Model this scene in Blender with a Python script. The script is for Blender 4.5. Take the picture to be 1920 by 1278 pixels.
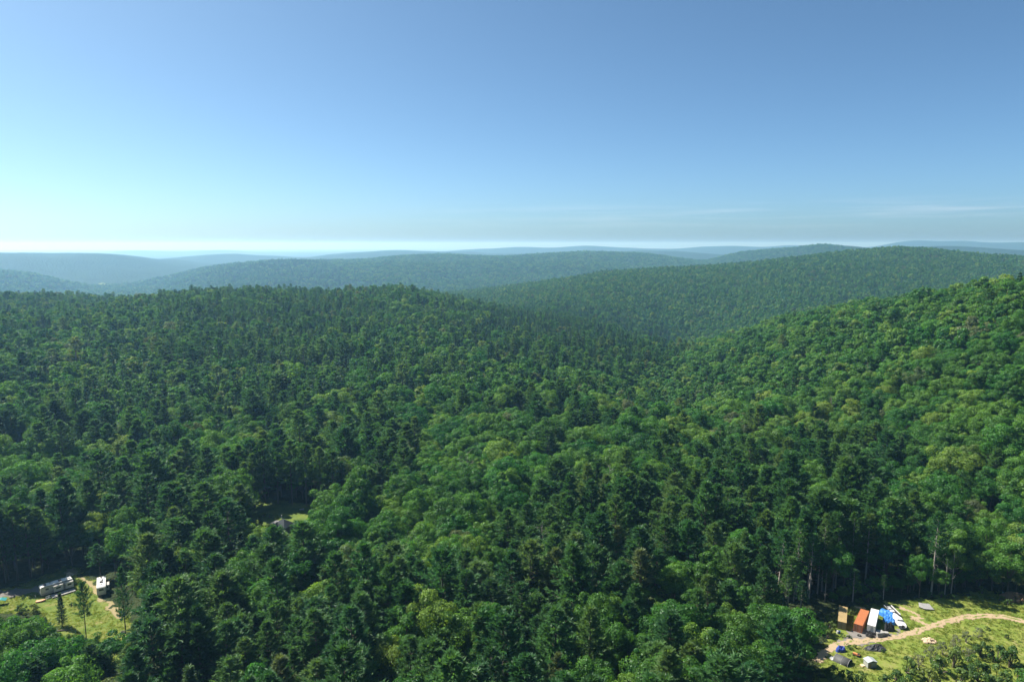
import bpy, math, random
import numpy as np
from mathutils import Matrix, Vector

RNG = np.random.default_rng(7)
random.seed(7)
scene = bpy.context.scene
for o in list(bpy.data.objects):
    bpy.data.objects.remove(o)

# ------------------------------------------------------------------ camera
CAM = np.array([0.0, 0.0, 125.0])
FPX = 1280.0                      # focal length in pixels of a 1920 wide frame
PITCH = math.atan(181.0 / FPX)    # horizon at row 458 of 1278
cd = bpy.data.cameras.new('camera')
cd.sensor_width = 36.0; cd.lens = 24.0; cd.clip_start = 1.0; cd.clip_end = 80000.0
cam = bpy.data.objects.new('camera', cd)
scene.collection.objects.link(cam)
cam.location = CAM
cam.rotation_euler = (math.pi / 2 - PITCH, 0, 0)
scene.camera = cam

# ------------------------------------------------------------------ light
SUN_AZ, SUN_EL = math.radians(-63.0), math.radians(51.0)   # azimuth from +Y towards +X
w = bpy.data.worlds.new('World'); scene.world = w; w.use_nodes = True
nt = w.node_tree; nt.nodes.clear()
N = nt.nodes.new; L = nt.links.new
sky = N('ShaderNodeTexSky'); sky.sky_type = 'NISHITA'; sky.sun_disc = False
sky.sun_elevation = SUN_EL; sky.sun_rotation = SUN_AZ
sky.altitude = 300; sky.air_density = 0.52; sky.dust_density = 1.6; sky.ozone_density = 5.0
bg = N('ShaderNodeBackground'); bg.inputs['Strength'].default_value = 0.080
wo = N('ShaderNodeOutputWorld')
# thin cirrus streaks low over the horizon
tc = N('ShaderNodeTexCoord'); sep = N('ShaderNodeSeparateXYZ'); L(tc.outputs['Generated'], sep.inputs[0])
mp = N('ShaderNodeMapping'); mp.inputs['Scale'].default_value = (5.0, 5.0, 130.0)
L(tc.outputs['Generated'], mp.inputs[0])
nz = N('ShaderNodeTexNoise'); nz.inputs['Scale'].default_value = 1.0; nz.inputs['Detail'].default_value = 5.0
L(mp.outputs[0], nz.inputs['Vector'])
r1 = N('ShaderNodeMapRange'); r1.inputs[1].default_value = 0.48; r1.inputs[2].default_value = 0.72
L(nz.outputs[0], r1.inputs[0])
r2 = N('ShaderNodeMapRange'); r2.inputs[1].default_value = 0.02; r2.inputs[2].default_value = 0.035
L(sep.outputs[2], r2.inputs[0])
r3 = N('ShaderNodeMapRange'); r3.inputs[1].default_value = 0.062; r3.inputs[2].default_value = 0.045
L(sep.outputs[2], r3.inputs[0])
def wmath(op, a, b):
    m = N('ShaderNodeMath'); m.operation = op
    for i, s in enumerate((a, b)):
        if isinstance(s, (int, float)): m.inputs[i].default_value = s
        else: L(s, m.inputs[i])
    return m.outputs[0]
r4 = N('ShaderNodeMapRange'); r4.inputs[1].default_value = -0.25; r4.inputs[2].default_value = 0.2
L(sep.outputs[0], r4.inputs[0])
cf = wmath('MULTIPLY', wmath('MULTIPLY', wmath('MULTIPLY', r1.outputs[0], r4.outputs[0]), r2.outputs[0]), wmath('MULTIPLY', r3.outputs[0], 0.32))
mx = N('ShaderNodeMix'); mx.data_type = 'RGBA'
tint = N('ShaderNodeMix'); tint.data_type = 'RGBA'; tint.blend_type = 'MULTIPLY'; tint.inputs[0].default_value = 1.0
L(sky.outputs[0], tint.inputs[6]); tint.inputs[7].default_value = (0.80, 1.00, 0.94, 1)
L(cf, mx.inputs[0]); L(tint.outputs[2], mx.inputs[6]); addc = N('ShaderNodeMix'); addc.data_type = 'RGBA'; addc.blend_type = 'ADD'; addc.inputs[0].default_value = 1.0
L(tint.outputs[2], addc.inputs[6]); addc.inputs[7].default_value = (2.4, 1.7, 1.6, 1); L(addc.outputs[2], mx.inputs[7])
L(mx.outputs[2], bg.inputs[0]); L(bg.outputs[0], wo.inputs[0])

sd = bpy.data.lights.new('sun', 'SUN'); sd.energy = 5.0; sd.angle = math.radians(0.5); sd.color = (1.0, 0.94, 0.84)
sun = bpy.data.objects.new('sun', sd); scene.collection.objects.link(sun)
SUND = Vector((math.cos(SUN_EL) * math.sin(SUN_AZ), math.cos(SUN_EL) * math.cos(SUN_AZ), math.sin(SUN_EL)))
sun.rotation_euler = (-SUND).to_track_quat('-Z', 'Y').to_euler()

vs = scene.view_settings
scene.display_settings.display_device = 'sRGB'
vs.view_transform = 'Standard'; vs.look = 'None'; vs.exposure = 1.18; vs.gamma = 1.0; vs.use_curve_mapping = False
cy = scene.cycles
cy.max_bounces = 5; cy.diffuse_bounces = 2; cy.glossy_bounces = 2; cy.transmission_bounces = 3
cy.volume_bounces = 1; cy.transparent_max_bounces = 4
cy.use_denoising = True
cy.sample_clamp_indirect = 4.0

HAZE_DENSITY = 0.00012
HAZE_COLOR = (0.30, 0.60, 0.95)
HAZE_G = 0.40

# ------------------------------------------------------------------ small helpers
COL = scene.collection
def link(o, parent=None):
    COL.objects.link(o)
    if parent is not None: o.parent = parent
    return o
def tag(o, label=None, cat=None, group=None, kind=None):
    if label: o['label'] = label
    if cat: o['category'] = cat
    if group: o['group'] = group
    if kind: o['kind'] = kind
    return o
def empty(name, loc, rz=0.0):
    o = bpy.data.objects.new(name, None); o.location = loc; o.rotation_euler = (0, 0, rz)
    o.empty_display_size = 0.2
    return link(o)

def np_mesh(name, V, F, mats=(), mi=None, smooth=False):
    """V (n,3), F list of (m,k) integer arrays"""
    me = bpy.data.meshes.new(name)
    V = np.asarray(V, dtype=np.float32)
    F = [np.asarray(f, dtype=np.int32) for f in F if len(f)]
    me.vertices.add(len(V)); me.vertices.foreach_set('co', V.ravel())
    nl = sum(f.size for f in F); npoly = sum(len(f) for f in F)
    me.loops.add(nl); me.polygons.add(npoly)
    me.loops.foreach_set('vertex_index', np.concatenate([f.ravel() for f in F]))
    tot = np.concatenate([np.full(len(f), f.shape[1], np.int32) for f in F])
    st = np.concatenate([[0], np.cumsum(tot)[:-1]]).astype(np.int32)
    me.polygons.foreach_set('loop_start', st)
    if mi is not None:
        me.polygons.foreach_set('material_index', np.asarray(mi, np.int32))
    me.polygons.foreach_set('use_smooth', np.full(npoly, smooth, bool))
    for m in mats: me.materials.append(m)
    me.update(calc_edges=True)
    return me

class MB:
    def __init__(s): s.v = []; s.f = []
    def add(s, vs_, fs):
        b = len(s.v); s.v += [tuple(map(float, p)) for p in vs_]; s.f += [tuple(i + b for i in f) for f in fs]; return s
    def box(s, c, d, rz=0.0, M=None):
        x, y, z = (k / 2 for k in d)
        p = [(-x,-y,-z),(x,-y,-z),(x,y,-z),(-x,y,-z),(-x,-y,z),(x,-y,z),(x,y,z),(-x,y,z)]
        R = M if M is not None else Matrix.Rotation(rz, 3, 'Z')
        p = [R @ Vector(q) + Vector(c) for q in p]
        return s.add(p, [(0,3,2,1),(4,5,6,7),(0,1,5,4),(1,2,6,5),(2,3,7,6),(3,0,4,7)])
    def tube(s, pts, rad, n=6, cap=True):
        pts = [Vector(p) for p in pts]
        if not hasattr(rad, '__len__'): rad = [rad] * len(pts)
        vv = []; ff = []
        for i, p in enumerate(pts):
            t = (pts[min(i+1, len(pts)-1)] - pts[max(i-1, 0)]).normalized()
            a = t.cross(Vector((0, 0, 1)))
            if a.length < 1e-3: a = Vector((1, 0, 0))
            a.normalize(); b = t.cross(a)
            for k in range(n):
                th = 2 * math.pi * k / n
                vv.append(p + (a * math.cos(th) + b * math.sin(th)) * rad[i])
        for i in range(len(pts) - 1):
            for k in range(n):
                ff.append((i*n+k, i*n+(k+1) % n, (i+1)*n+(k+1) % n, (i+1)*n+k))
        if cap:
            ff.append(tuple(range(n))[::-1]); ff.append(tuple((len(pts)-1)*n + k for k in range(n)))
        return s.add(vv, ff)
    def prism(s, poly, y0, y1):
        """poly in (x,z), extruded along y"""
        n = len(poly)
        vv = [(x, y0, z) for x, z in poly] + [(x, y1, z) for x, z in poly]
        ff = [tuple(range(n)), tuple(range(2*n-1, n-1, -1))] + [(i, n+i, n+(i+1) % n, (i+1) % n) for i in range(n)]
        return s.add(vv, ff)
    def mesh(s, name, mat, smooth=False):
        me = bpy.data.meshes.new(name); me.from_pydata(s.v, [], s.f)
        if mat: me.materials.append(mat)
        if smooth: me.polygons.foreach_set('use_smooth', [True] * len(me.polygons))
        me.update(); return me
    def build(s, name, mat, parent=None, smooth=False):
        return link(bpy.data.objects.new(name, s.mesh(name, mat, smooth)), parent)

# ------------------------------------------------------------------ materials
def mat_new(name):
    m = bpy.data.materials.new(name); m.use_nodes = True
    m.node_tree.nodes.clear(); return m, m.node_tree
def nn(t, kind, **kw):
    n = t.nodes.new(kind)
    for k, v in kw.items(): setattr(n, k, v)
    return n
def ramp(t, fac, stops):
    r = nn(t, 'ShaderNodeValToRGB')
    el = r.color_ramp.elements
    while len(el) > 1: el.remove(el[-1])
    el[0].position = stops[0][0]; el[0].color = (*stops[0][1], 1)
    for p, c in stops[1:]:
        e = el.new(p); e.color = (*c, 1)
    t.links.new(fac, r.inputs[0]); return r.outputs[0]
def noise(t, scale, detail=4.0, vec=None, rough=0.55):
    n = nn(t, 'ShaderNodeTexNoise'); n.inputs['Scale'].default_value = scale
    n.inputs['Detail'].default_value = detail; n.inputs['Roughness'].default_value = rough
    if vec is not None: t.links.new(vec, n.inputs['Vector'])
    return n.outputs[0]
def position(t): return nn(t, 'ShaderNodeNewGeometry').outputs['Position']
def mix(t, fac, a, b, blend='MIX'):
    m = nn(t, 'ShaderNodeMix', data_type='RGBA', blend_type=blend)
    for sock, v in ((m.inputs[0], fac), (m.inputs[6], a), (m.inputs[7], b)):
        if isinstance(v, (int, float)): sock.default_value = v
        elif isinstance(v, tuple): sock.default_value = (*v, 1)
        else: t.links.new(v, sock)
    return m.outputs[2]
def rng(t, val, a, b, c=0.0, d=1.0):
    m = nn(t, 'ShaderNodeMapRange')
    for i, x in enumerate((a, b, c, d)): m.inputs[i+1].default_value = x
    t.links.new(val, m.inputs[0]); return m.outputs[0]
def surf(t, col, rough=0.8, metal=0.0, bump=None, bump_d=0.05, spec=0.3):
    p = nn(t, 'ShaderNodeBsdfPrincipled')
    if isinstance(col, tuple): p.inputs['Base Color'].default_value = (*col, 1)
    else: t.links.new(col, p.inputs['Base Color'])
    if isinstance(rough, (int, float)): p.inputs['Roughness'].default_value = rough
    else: t.links.new(rough, p.inputs['Roughness'])
    p.inputs['Metallic'].default_value = metal
    p.inputs['Specular IOR Level'].default_value = spec
    if bump is not None:
        b = nn(t, 'ShaderNodeBump'); b.inputs['Distance'].default_value = bump_d
        t.links.new(bump, b.inputs['Height']); t.links.new(b.outputs[0], p.inputs['Normal'])
    o = nn(t, 'ShaderNodeOutputMaterial'); t.links.new(p.outputs[0], o.inputs[0]); return p

def worn(name, col, rough=0.6, dirt=0.35, scale=1.5, metal=0.0, dirtcol=(0.09, 0.075, 0.055)):
    m, t = mat_new(name)
    tcn = nn(t, 'ShaderNodeTexCoord').outputs['Object']
    n1 = noise(t, scale, 6, tcn, 0.65); n2 = noise(t, scale * 7, 3, tcn)
    c = mix(t, rng(t, n1, 0.45, 0.75, 0.0, dirt), col, dirtcol)
    c = mix(t, rng(t, n2, 0.3, 0.7, 0.0, 0.22), c, tuple(k * 0.6 for k in col))
    surf(t, c, rough, metal, n2, 0.01); return m

def foliage(name, stops, trans=0.4, island=0.3, gloss=0.02):
    m, t = mat_new(name)
    oi = nn(t, 'ShaderNodeObjectInfo').outputs['Random']
    gi = nn(t, 'ShaderNodeNewGeometry').outputs['Random Per Island']
    base = ramp(t, oi, stops)
    hs = nn(t, 'ShaderNodeHueSaturation')
    t.links.new(base, hs.inputs['Color'])
    t.links.new(rng(t, gi, 0, 1, 1.0 - island, 1.0 + island), hs.inputs['Value'])
    # hue wobble from one tree to the next, by a second hash of the same random
    mm = nn(t, 'ShaderNodeMath', operation='MULTIPLY'); t.links.new(oi, mm.inputs[0]); mm.inputs[1].default_value = 37.73
    fr = nn(t, 'ShaderNodeMath', operation='FRACT'); t.links.new(mm.outputs[0], fr.inputs[0])
    t.links.new(rng(t, fr.outputs[0], 0, 1, 0.490, 0.518), hs.inputs['Hue'])
    col = hs.outputs[0]
    d = nn(t, 'ShaderNodeBsdfDiffuse'); t.links.new(col, d.inputs[0])
    tr = nn(t, 'ShaderNodeBsdfTranslucent')
    t.links.new(mix(t, 1.0, col, (1.5, 1.45, 0.6), 'MULTIPLY'), tr.inputs[0])
    ms = nn(t, 'ShaderNodeMixShader'); ms.inputs[0].default_value = trans
    t.links.new(d.outputs[0], ms.inputs[1]); t.links.new(tr.outputs[0], ms.inputs[2])
    g = nn(t, 'ShaderNodeBsdfGlossy'); g.inputs['Roughness'].default_value = 0.45
    g.inputs[0].default_value = (0.5, 0.55, 0.55, 1)
    m2 = nn(t, 'ShaderNodeMixShader'); m2.inputs[0].default_value = gloss
    t.links.new(ms.outputs[0], m2.inputs[1]); t.links.new(g.outputs[0], m2.inputs[2])
    o = nn(t, 'ShaderNodeOutputMaterial'); t.links.new(m2.outputs[0], o.inputs[0]); return m

M_PINE = foliage('pine_needles', [(0.0, (0.034, 0.098, 0.032)), (0.45, (0.050, 0.130, 0.036)), (0.8, (0.074, 0.160, 0.040)), (0.96, (0.094, 0.168, 0.048)), (1.0, (0.115, 0.150, 0.062))], 0.48)
M_SPRUCE = foliage('spruce_needles', [(0.0, (0.022, 0.060, 0.022)), (0.6, (0.036, 0.084, 0.026)), (1.0, (0.060, 0.108, 0.032))], 0.3)
M_LEAF = foliage('broad_leaves', [(0.0, (0.034, 0.108, 0.020)), (0.3, (0.050, 0.142, 0.023)), (0.7, (0.078, 0.182, 0.028)), (0.88, (0.112, 0.214, 0.034)), (0.97, (0.150, 0.230, 0.040)), (0.975, (0.088, 0.132, 0.048)), (1.0, (0.105, 0.130, 0.060))], 0.5)
M_SHRUB = foliage('shrub_leaves', [(0.0, (0.060, 0.115, 0.030)), (0.5, (0.090, 0.150, 0.036)), (1.0, (0.130, 0.180, 0.050))], 0.4)
M_GREYSHRUB = foliage('dull_shrub_leaves', [(0.0, (0.115, 0.140, 0.080)), (1.0, (0.150, 0.165, 0.100))], 0.35)
M_GRASS = foliage('meadow_blades', [(0.0, (0.100, 0.160, 0.026)), (0.5, (0.165, 0.215, 0.036)), (1.0, (0.225, 0.235, 0.055))], 0.5)
M_BARK = worn('bark', (0.13, 0.105, 0.085), 0.9, 0.5, 1.0)
M_PALEBARK = worn('pale_bark', (0.40, 0.36, 0.32), 0.9, 0.5, 1.2)
M_DEAD = worn('dead_wood', (0.20, 0.165, 0.15), 0.9, 0.4, 1.2)

def make_terrain_mat():
    m, t = mat_new('forest_floor')
    pos = position(t)
    ln = nn(t, 'ShaderNodeVectorMath', operation='LENGTH'); t.links.new(pos, ln.inputs[0])
    n1 = noise(t, 0.08, 6, pos); n2 = noise(t, 1.2, 4, pos)
    floor = ramp(t, n2, [(0.3, (0.030, 0.044, 0.018)), (0.55, (0.045, 0.066, 0.024)), (0.75, (0.068, 0.066, 0.036))])
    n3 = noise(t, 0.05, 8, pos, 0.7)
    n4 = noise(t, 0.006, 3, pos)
    can = ramp(t, n3, [(0.3, (0.006, 0.020, 0.008)), (0.5, (0.016, 0.040, 0.012)), (0.7, (0.030, 0.064, 0.017))])  # far canopy colour darkened to stand in for shade between crowns
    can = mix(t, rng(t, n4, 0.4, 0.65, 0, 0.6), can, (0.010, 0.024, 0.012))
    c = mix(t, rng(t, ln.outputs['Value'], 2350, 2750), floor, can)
    vo = nn(t, 'ShaderNodeTexVoronoi', feature='SMOOTH_F1'); vo.inputs['Scale'].default_value = 0.085
    t.links.new(pos, vo.inputs['Vector'])
    inv = nn(t, 'ShaderNodeMath', operation='SUBTRACT'); inv.inputs[0].default_value = 1.0; t.links.new(vo.outputs['Distance'], inv.inputs[1])
    ad = nn(t, 'ShaderNodeMath', operation='ADD'); t.links.new(inv.outputs[0], ad.inputs[0]); t.links.new(n3, ad.inputs[1])
    surf(t, c, 0.95, 0, ad.outputs[0], 9.0, 0.1); return m
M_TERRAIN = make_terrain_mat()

def ground_mat(name, stops, scale, spec=0.1, bump=0.15, fine=6.0):
    m, t = mat_new(name); pos = position(t)
    a = noise(t, scale, 6, pos, 0.6); b = noise(t, scale * fine, 4, pos)
    f = mix(t, 0.35, a, b)
    surf(t, ramp(t, f, stops), 0.95, 0, b, bump, spec); return m
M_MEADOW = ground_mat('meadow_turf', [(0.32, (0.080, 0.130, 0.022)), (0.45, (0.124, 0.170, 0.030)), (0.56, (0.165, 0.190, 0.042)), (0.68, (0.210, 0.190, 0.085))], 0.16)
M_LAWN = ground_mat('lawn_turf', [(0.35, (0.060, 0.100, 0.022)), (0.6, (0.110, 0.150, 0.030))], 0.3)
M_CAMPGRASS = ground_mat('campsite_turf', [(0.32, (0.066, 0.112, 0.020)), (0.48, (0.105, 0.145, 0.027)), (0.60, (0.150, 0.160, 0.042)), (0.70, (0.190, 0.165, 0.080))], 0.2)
M_DIRT = ground_mat('dirt_track', [(0.3, (0.25, 0.19, 0.12)), (0.55, (0.34, 0.26, 0.17)), (0.75, (0.22, 0.18, 0.10))], 0.5, bump=0.05)
M_GRAVEL = ground_mat('gravel_drive', [(0.35, (0.13, 0.12, 0.11)), (0.65, (0.20, 0.185, 0.17))], 0.6, bump=0.04)
M_FIELD = ground_mat('pale_field', [(0.35, (0.12, 0.17, 0.06)), (0.65, (0.18, 0.22, 0.08))], 0.02)

# ------------------------------------------------------------------ pixel <-> world
cp, sp = math.cos(PITCH), math.sin(PITCH)
def ray(u, v):
    a = (np.asarray(u, float) - 960) / FPX; b = (639 - np.asarray(v, float)) / FPX
    return np.stack([a, b * sp + cp + 0 * a, b * cp - sp + 0 * a], -1)
def project(x, y, z):
    dx, dy, dz = x - CAM[0], y - CAM[1], z - CAM[2]
    depth = dy * cp - dz * sp; upc = dy * sp + dz * cp
    return 960 + FPX * dx / depth, 639 - FPX * upc / depth
def crest(u, v, d):
    r = ray(u, v); h = np.hypot(r[..., 0], r[..., 1])
    return np.arctan2(r[..., 0], r[..., 1]), CAM[2] + r[..., 2] / h * d

# ------------------------------------------------------------------ terrain: hill by hill
# each hill: crest seen at (u, v), horizontal distance d, where its foot starts and ends, trees on its crest
HILLS = [
 # the near wooded hill
 dict(p=[(-200,600,717),(-60,596,739),(60,590,773),(130,582,806),(200,572,834),(270,562,857),(320,553,874),(390,546,896),(520,545,918),(600,549,930),(680,545,941),(740,541,952),(800,549,941),(900,578,896),(1000,603,851),(1100,626,795),(1200,650,750),(1290,678,717),(1380,715,694)], a=0.42, b=1.45, tree=14),
 # low wooded rise behind it, far side of the camp
 dict(p=[(-300,550,1050),(-100,548,1050),(0,548,1050),(120,549,1080),(200,555,1100),(280,562,1120),(400,575,1150),(520,600,1150)], a=0.6, b=1.35, tree=18),
 # the bright broadleaf slope
 dict(p=[(2600,420,470),(2300,445,490),(2050,482,505),(1920,513,520),(1850,529,540),(1780,544,570),(1700,555,610),(1620,568,640),(1540,587,670),(1480,602,690),(1400,628,700),(1330,650,700),(1260,676,690)], a=0.5, b=1.5, tree=17),
 # the rounded hill across the valley
 dict(p=[(760,590,1525),(850,562,1610),(890,553,1647),(950,541,1684),(1060,523,1745),(1140,508,1806),(1200,504,1879),(1300,498,1952),(1400,491,2050),(1480,481,2147),(1560,471,2245),(1640,463,2318),(1680,460,2355),(1740,463,2391),(1800,470,2416),(1860,475,2440),(1920,478,2440),(2150,482,2440)], a=0.6, b=1.4, tree=16),
 # the long hill behind
 dict(p=[(180,566,3552),(240,552,3596),(300,536,3654),(350,521,3712),(420,504,3799),(500,494,3886),(600,491,3973),(700,486,4060),(800,480,4132),(860,478,4176),(950,480,4205),(1040,474,4278),(1100,472,4350),(1200,475,4422),(1260,484,4422),(1310,491,4422),(1420,505,4350)], a=0.62, b=1.3, tree=8),
 # blue shoulder at the edge of the picture
 dict(p=[(-300,480,3795),(-100,498,3852),(0,505,3887),(50,511,3910),(100,523,3933),(150,534,3956),(200,542,3967),(270,555,3967)], a=0.75, b=1.25, tree=8),
 dict(p=[(-400,470,5750),(-100,470,5750),(0,471,5750),(100,473,5750),(200,474,5750),(250,479,5812),(300,486,5875),(350,492,5875),(400,497,5938),(500,508,6000)], a=0.72, b=1.3, tree=5),
 dict(p=[(240,493,7600),(300,486,7700),(380,478,7800),(440,476,7900),(480,480,8000),(530,481,8000),(570,484,8000),(620,477,8000),(700,471,8000),(760,469,8000),(850,472,8000),(960,476,8000)], a=0.78, b=1.25, tree=0),
 dict(p=[(780,478,10000),(850,471,10200),(900,467,10500),(970,463,10500),(1040,465,10500),(1100,460,10600),(1150,463,10600),(1200,465,10700),(1260,467,10700),(1320,462,10800),(1380,461,10900),(1440,464,11000),(1480,459,11000),(1540,462,11000),(1700,468,11000)], a=0.82, b=1.2, tree=0),
 dict(p=[(1120,474,7200),(1200,468,7300),(1270,471,7300),(1330,476,7200),(1400,482,7200)], a=0.8, b=1.2, tree=0),
 dict(p=[(1280,500,4700),(1330,489,4800),(1360,479,4850),(1400,469,4900),(1450,464,5000),(1500,462,5000),(1545,454,5000),(1590,460,5050),(1640,469,5100),(1720,482,5100)], a=0.74, b=1.25, tree=3),
 dict(p=[(1560,470,11500),(1640,464,11500),(1690,453,11500),(1720,450,11500),(1760,453,11500),(1810,451,11500),(1860,455,11500),(1920,453,11500),(2100,454,11500),(2400,455,11500)], a=0.82, b=1.2, tree=0),
 dict(p=[(1640,470,6200),(1700,464,6200),(1780,462,6300),(1850,465,6300),(1920,469,6300),(2100,472,6300)], a=0.78, b=1.2, tree=0),
 dict(p=[(120,476,17000),(200,472,17000),(260,469,17000),(330,472,17000),(420,468,17000),(480,473,17000),(600,474,17000),(900,470,17000)], a=0.85, b=1.15, tree=0),
]
WAVES = []
_wr = np.random.default_rng(3)
for lam, amp in ((2600, 1.0), (1700, .8), (1150, .6), (760, .45), (520, .34), (350, .25), (240, .18), (160, .12), (100, .07)):
    for k in range(3):
        th = _wr.uniform(0, math.pi)
        WAVES.append((lam, amp, math.cos(th) * 2 * math.pi / lam, math.sin(th) * 2 * math.pi / lam, _wr.uniform(0, 6.28)))
def waves(x, y, lo, hi):
    s = 0 * x
    wx = 25 * np.sin(y / 83.0 + 1.3) + 14 * np.sin(x / 51.0); wy = 25 * np.sin(x / 91.0 + 0.4)
    for lam, amp, kx, ky, ph in WAVES:
        if lo <= lam <= hi: s = s + amp * np.sin((x + wx) * kx + (y + wy) * ky + ph)
    return s
def sstep(a, b, x):
    t = np.clip((x - a) / (b - a), 0, 1); return t * t * (3 - 2 * t)
def height_raw(az, r):
    x, y = r * np.sin(az), r * np.cos(az)
    base = 14 - 22 * sstep(620, 1200, r) - 80 * sstep(1200, 3400, r)
    base = base + 0.5 * waves(x, y, 150, 800) * sstep(250, 600, r)
    base = base - 52 * np.exp(-((az - 0.25) / 0.105) ** 2) * sstep(360, 640, r) * (1 - sstep(1000, 1800, r))
    z = base
    best = 0 * r
    for H in HILLS:
        p = np.array(H['p'], float)
        a_, zc_ = crest(p[:, 0], p[:, 1], p[:, 2])
        o = np.argsort(a_); a_, zc_, d_ = a_[o], zc_[o], p[o, 2]
        zc_ = zc_ - H['tree']
        # smooth interpolation along azimuth, fading out beyond the ends
        zc = np.interp(az, a_, zc_); d = np.interp(az, a_, d_)
        span = 0.10
        fade = sstep(a_[0] - span, a_[0], az) * (1 - sstep(a_[-1], a_[-1] + span, az))
        t = r / d
        prof = np.where(t < 1, np.sin(np.clip((t - H['a']) / (1 - H['a']), 0, 1) * math.pi / 2) ** 1.25,
                        np.cos(np.clip((t - 1) / (H['b'] - 1), 0, 1) * math.pi / 2) ** 1.1)
        nz_ = np.where(d < 3500, 2.6 * waves(x, y, 100, 400), 9.0 * waves(x, y, 300, 2000)) * prof ** 0.5 * (1 - 0.75 * np.exp(-((t - 1) / 0.06) ** 2))
        hz = base + (zc - base) * prof * fade + nz_ * fade
        best = np.maximum(best, prof * fade)
        z = np.maximum(z, hz)
    z = z + 0.15 * waves(x, y, 100, 240) * (1 - best)
    return z

AZ = np.concatenate([np.linspace(-180, -62, 60)[:-1], np.linspace(-62, 62, 560), np.linspace(62, 180, 60)[1:]])
AZ = np.radians(AZ)
RR = np.concatenate([np.linspace(4, 90, 12)[:-1], np.geomspace(90, 30000, 440)])
GA, GR = np.meshgrid(AZ, RR)            # rows: r, columns: az
# blur the hills a little across azimuth so that crests do not show corners
GZ = height_raw(GA, GR)
k = np.exp(-0.5 * (np.arange(-6, 7) / 2.4) ** 2); k /= k.sum()
pad = np.pad(GZ, ((0, 0), (6, 6)), mode='edge')
GZ = sum(k[i] * pad[:, i:i + GZ.shape[1]] for i in range(13))
# the two clearings and the house lawn are level ground
def pix_ground0(u, v, z):
    r = ray(u, v); t = (z - CAM[2]) / r[2]; return CAM[0] + r[0] * t, CAM[1] + r[1] * t
GX, GY = GR * np.sin(GA), GR * np.cos(GA)
for (u, v, z0, rad) in ((1640, 1190, 14.0, 34), (130, 1120, 14.0, 34), (530, 965, 15.0, 30)):
    cx, cy_ = pix_ground0(u, v, z0)
    m = 1 - sstep(rad, rad * 1.9, np.hypot(GX - cx, GY - cy_))
    GZ = GZ * (1 - m) + z0 * m
LR, LA = RR, AZ
def gz(x, y):
    """height of the terrain sheet itself (bilinear on its grid)"""
    x = np.asarray(x, float); y = np.asarray(y, float)
    r = np.hypot(x, y); a = np.arctan2(x, y)
    i = np.clip(np.searchsorted(LR, r) - 1, 0, len(LR) - 2); j = np.clip(np.searchsorted(LA, a) - 1, 0, len(LA) - 2)
    fr = np.clip((r - LR[i]) / (LR[i+1] - LR[i]), 0, 1); fa = np.clip((a - LA[j]) / (LA[j+1] - LA[j]), 0, 1)
    return (GZ[i, j] * (1-fr) * (1-fa) + GZ[i+1, j] * fr * (1-fa) + GZ[i, j+1] * (1-fr) * fa + GZ[i+1, j+1] * fr * fa)
def at(u, v):
    """the point of the ground seen at a pixel"""
    r = ray(u, v); ts = np.geomspace(60, 9000, 6000)
    P = CAM + ts[:, None] * r
    below = np.nonzero(P[:, 2] < gz(P[:, 0], P[:, 1]))[0]
    i = below[0] if len(below) else len(ts) - 1
    lo, hi = ts[max(i-1, 0)], ts[i]
    for _ in range(20):
        md = (lo + hi) / 2; q = CAM + md * r
        if q[2] < gz(q[0], q[1]): hi = md
        else: lo = md
    q = CAM + hi * r
    return Vector((q[0], q[1], float(gz(q[0], q[1]))))

nr, na = GZ.shape
V = np.stack([GX, GY, GZ], -1).reshape(-1, 3)
ii, jj = np.meshgrid(np.arange(nr - 1), np.arange(na - 1), indexing='ij')
q = (ii * na + jj).ravel()
F = np.stack([q, q + 1, q + na + 1, q + na], -1)
V = np.vstack([V, [[0, 0, GZ[0].mean()]]])
ctr = len(V) - 1
T3 = np.stack([np.arange(na - 1) + 1, np.arange(na - 1), np.full(na - 1, ctr)], -1)
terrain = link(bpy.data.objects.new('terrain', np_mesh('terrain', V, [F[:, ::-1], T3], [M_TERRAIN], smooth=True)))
tag(terrain, 'wooded ground rolling away in hills to the horizon', kind='structure')

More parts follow.
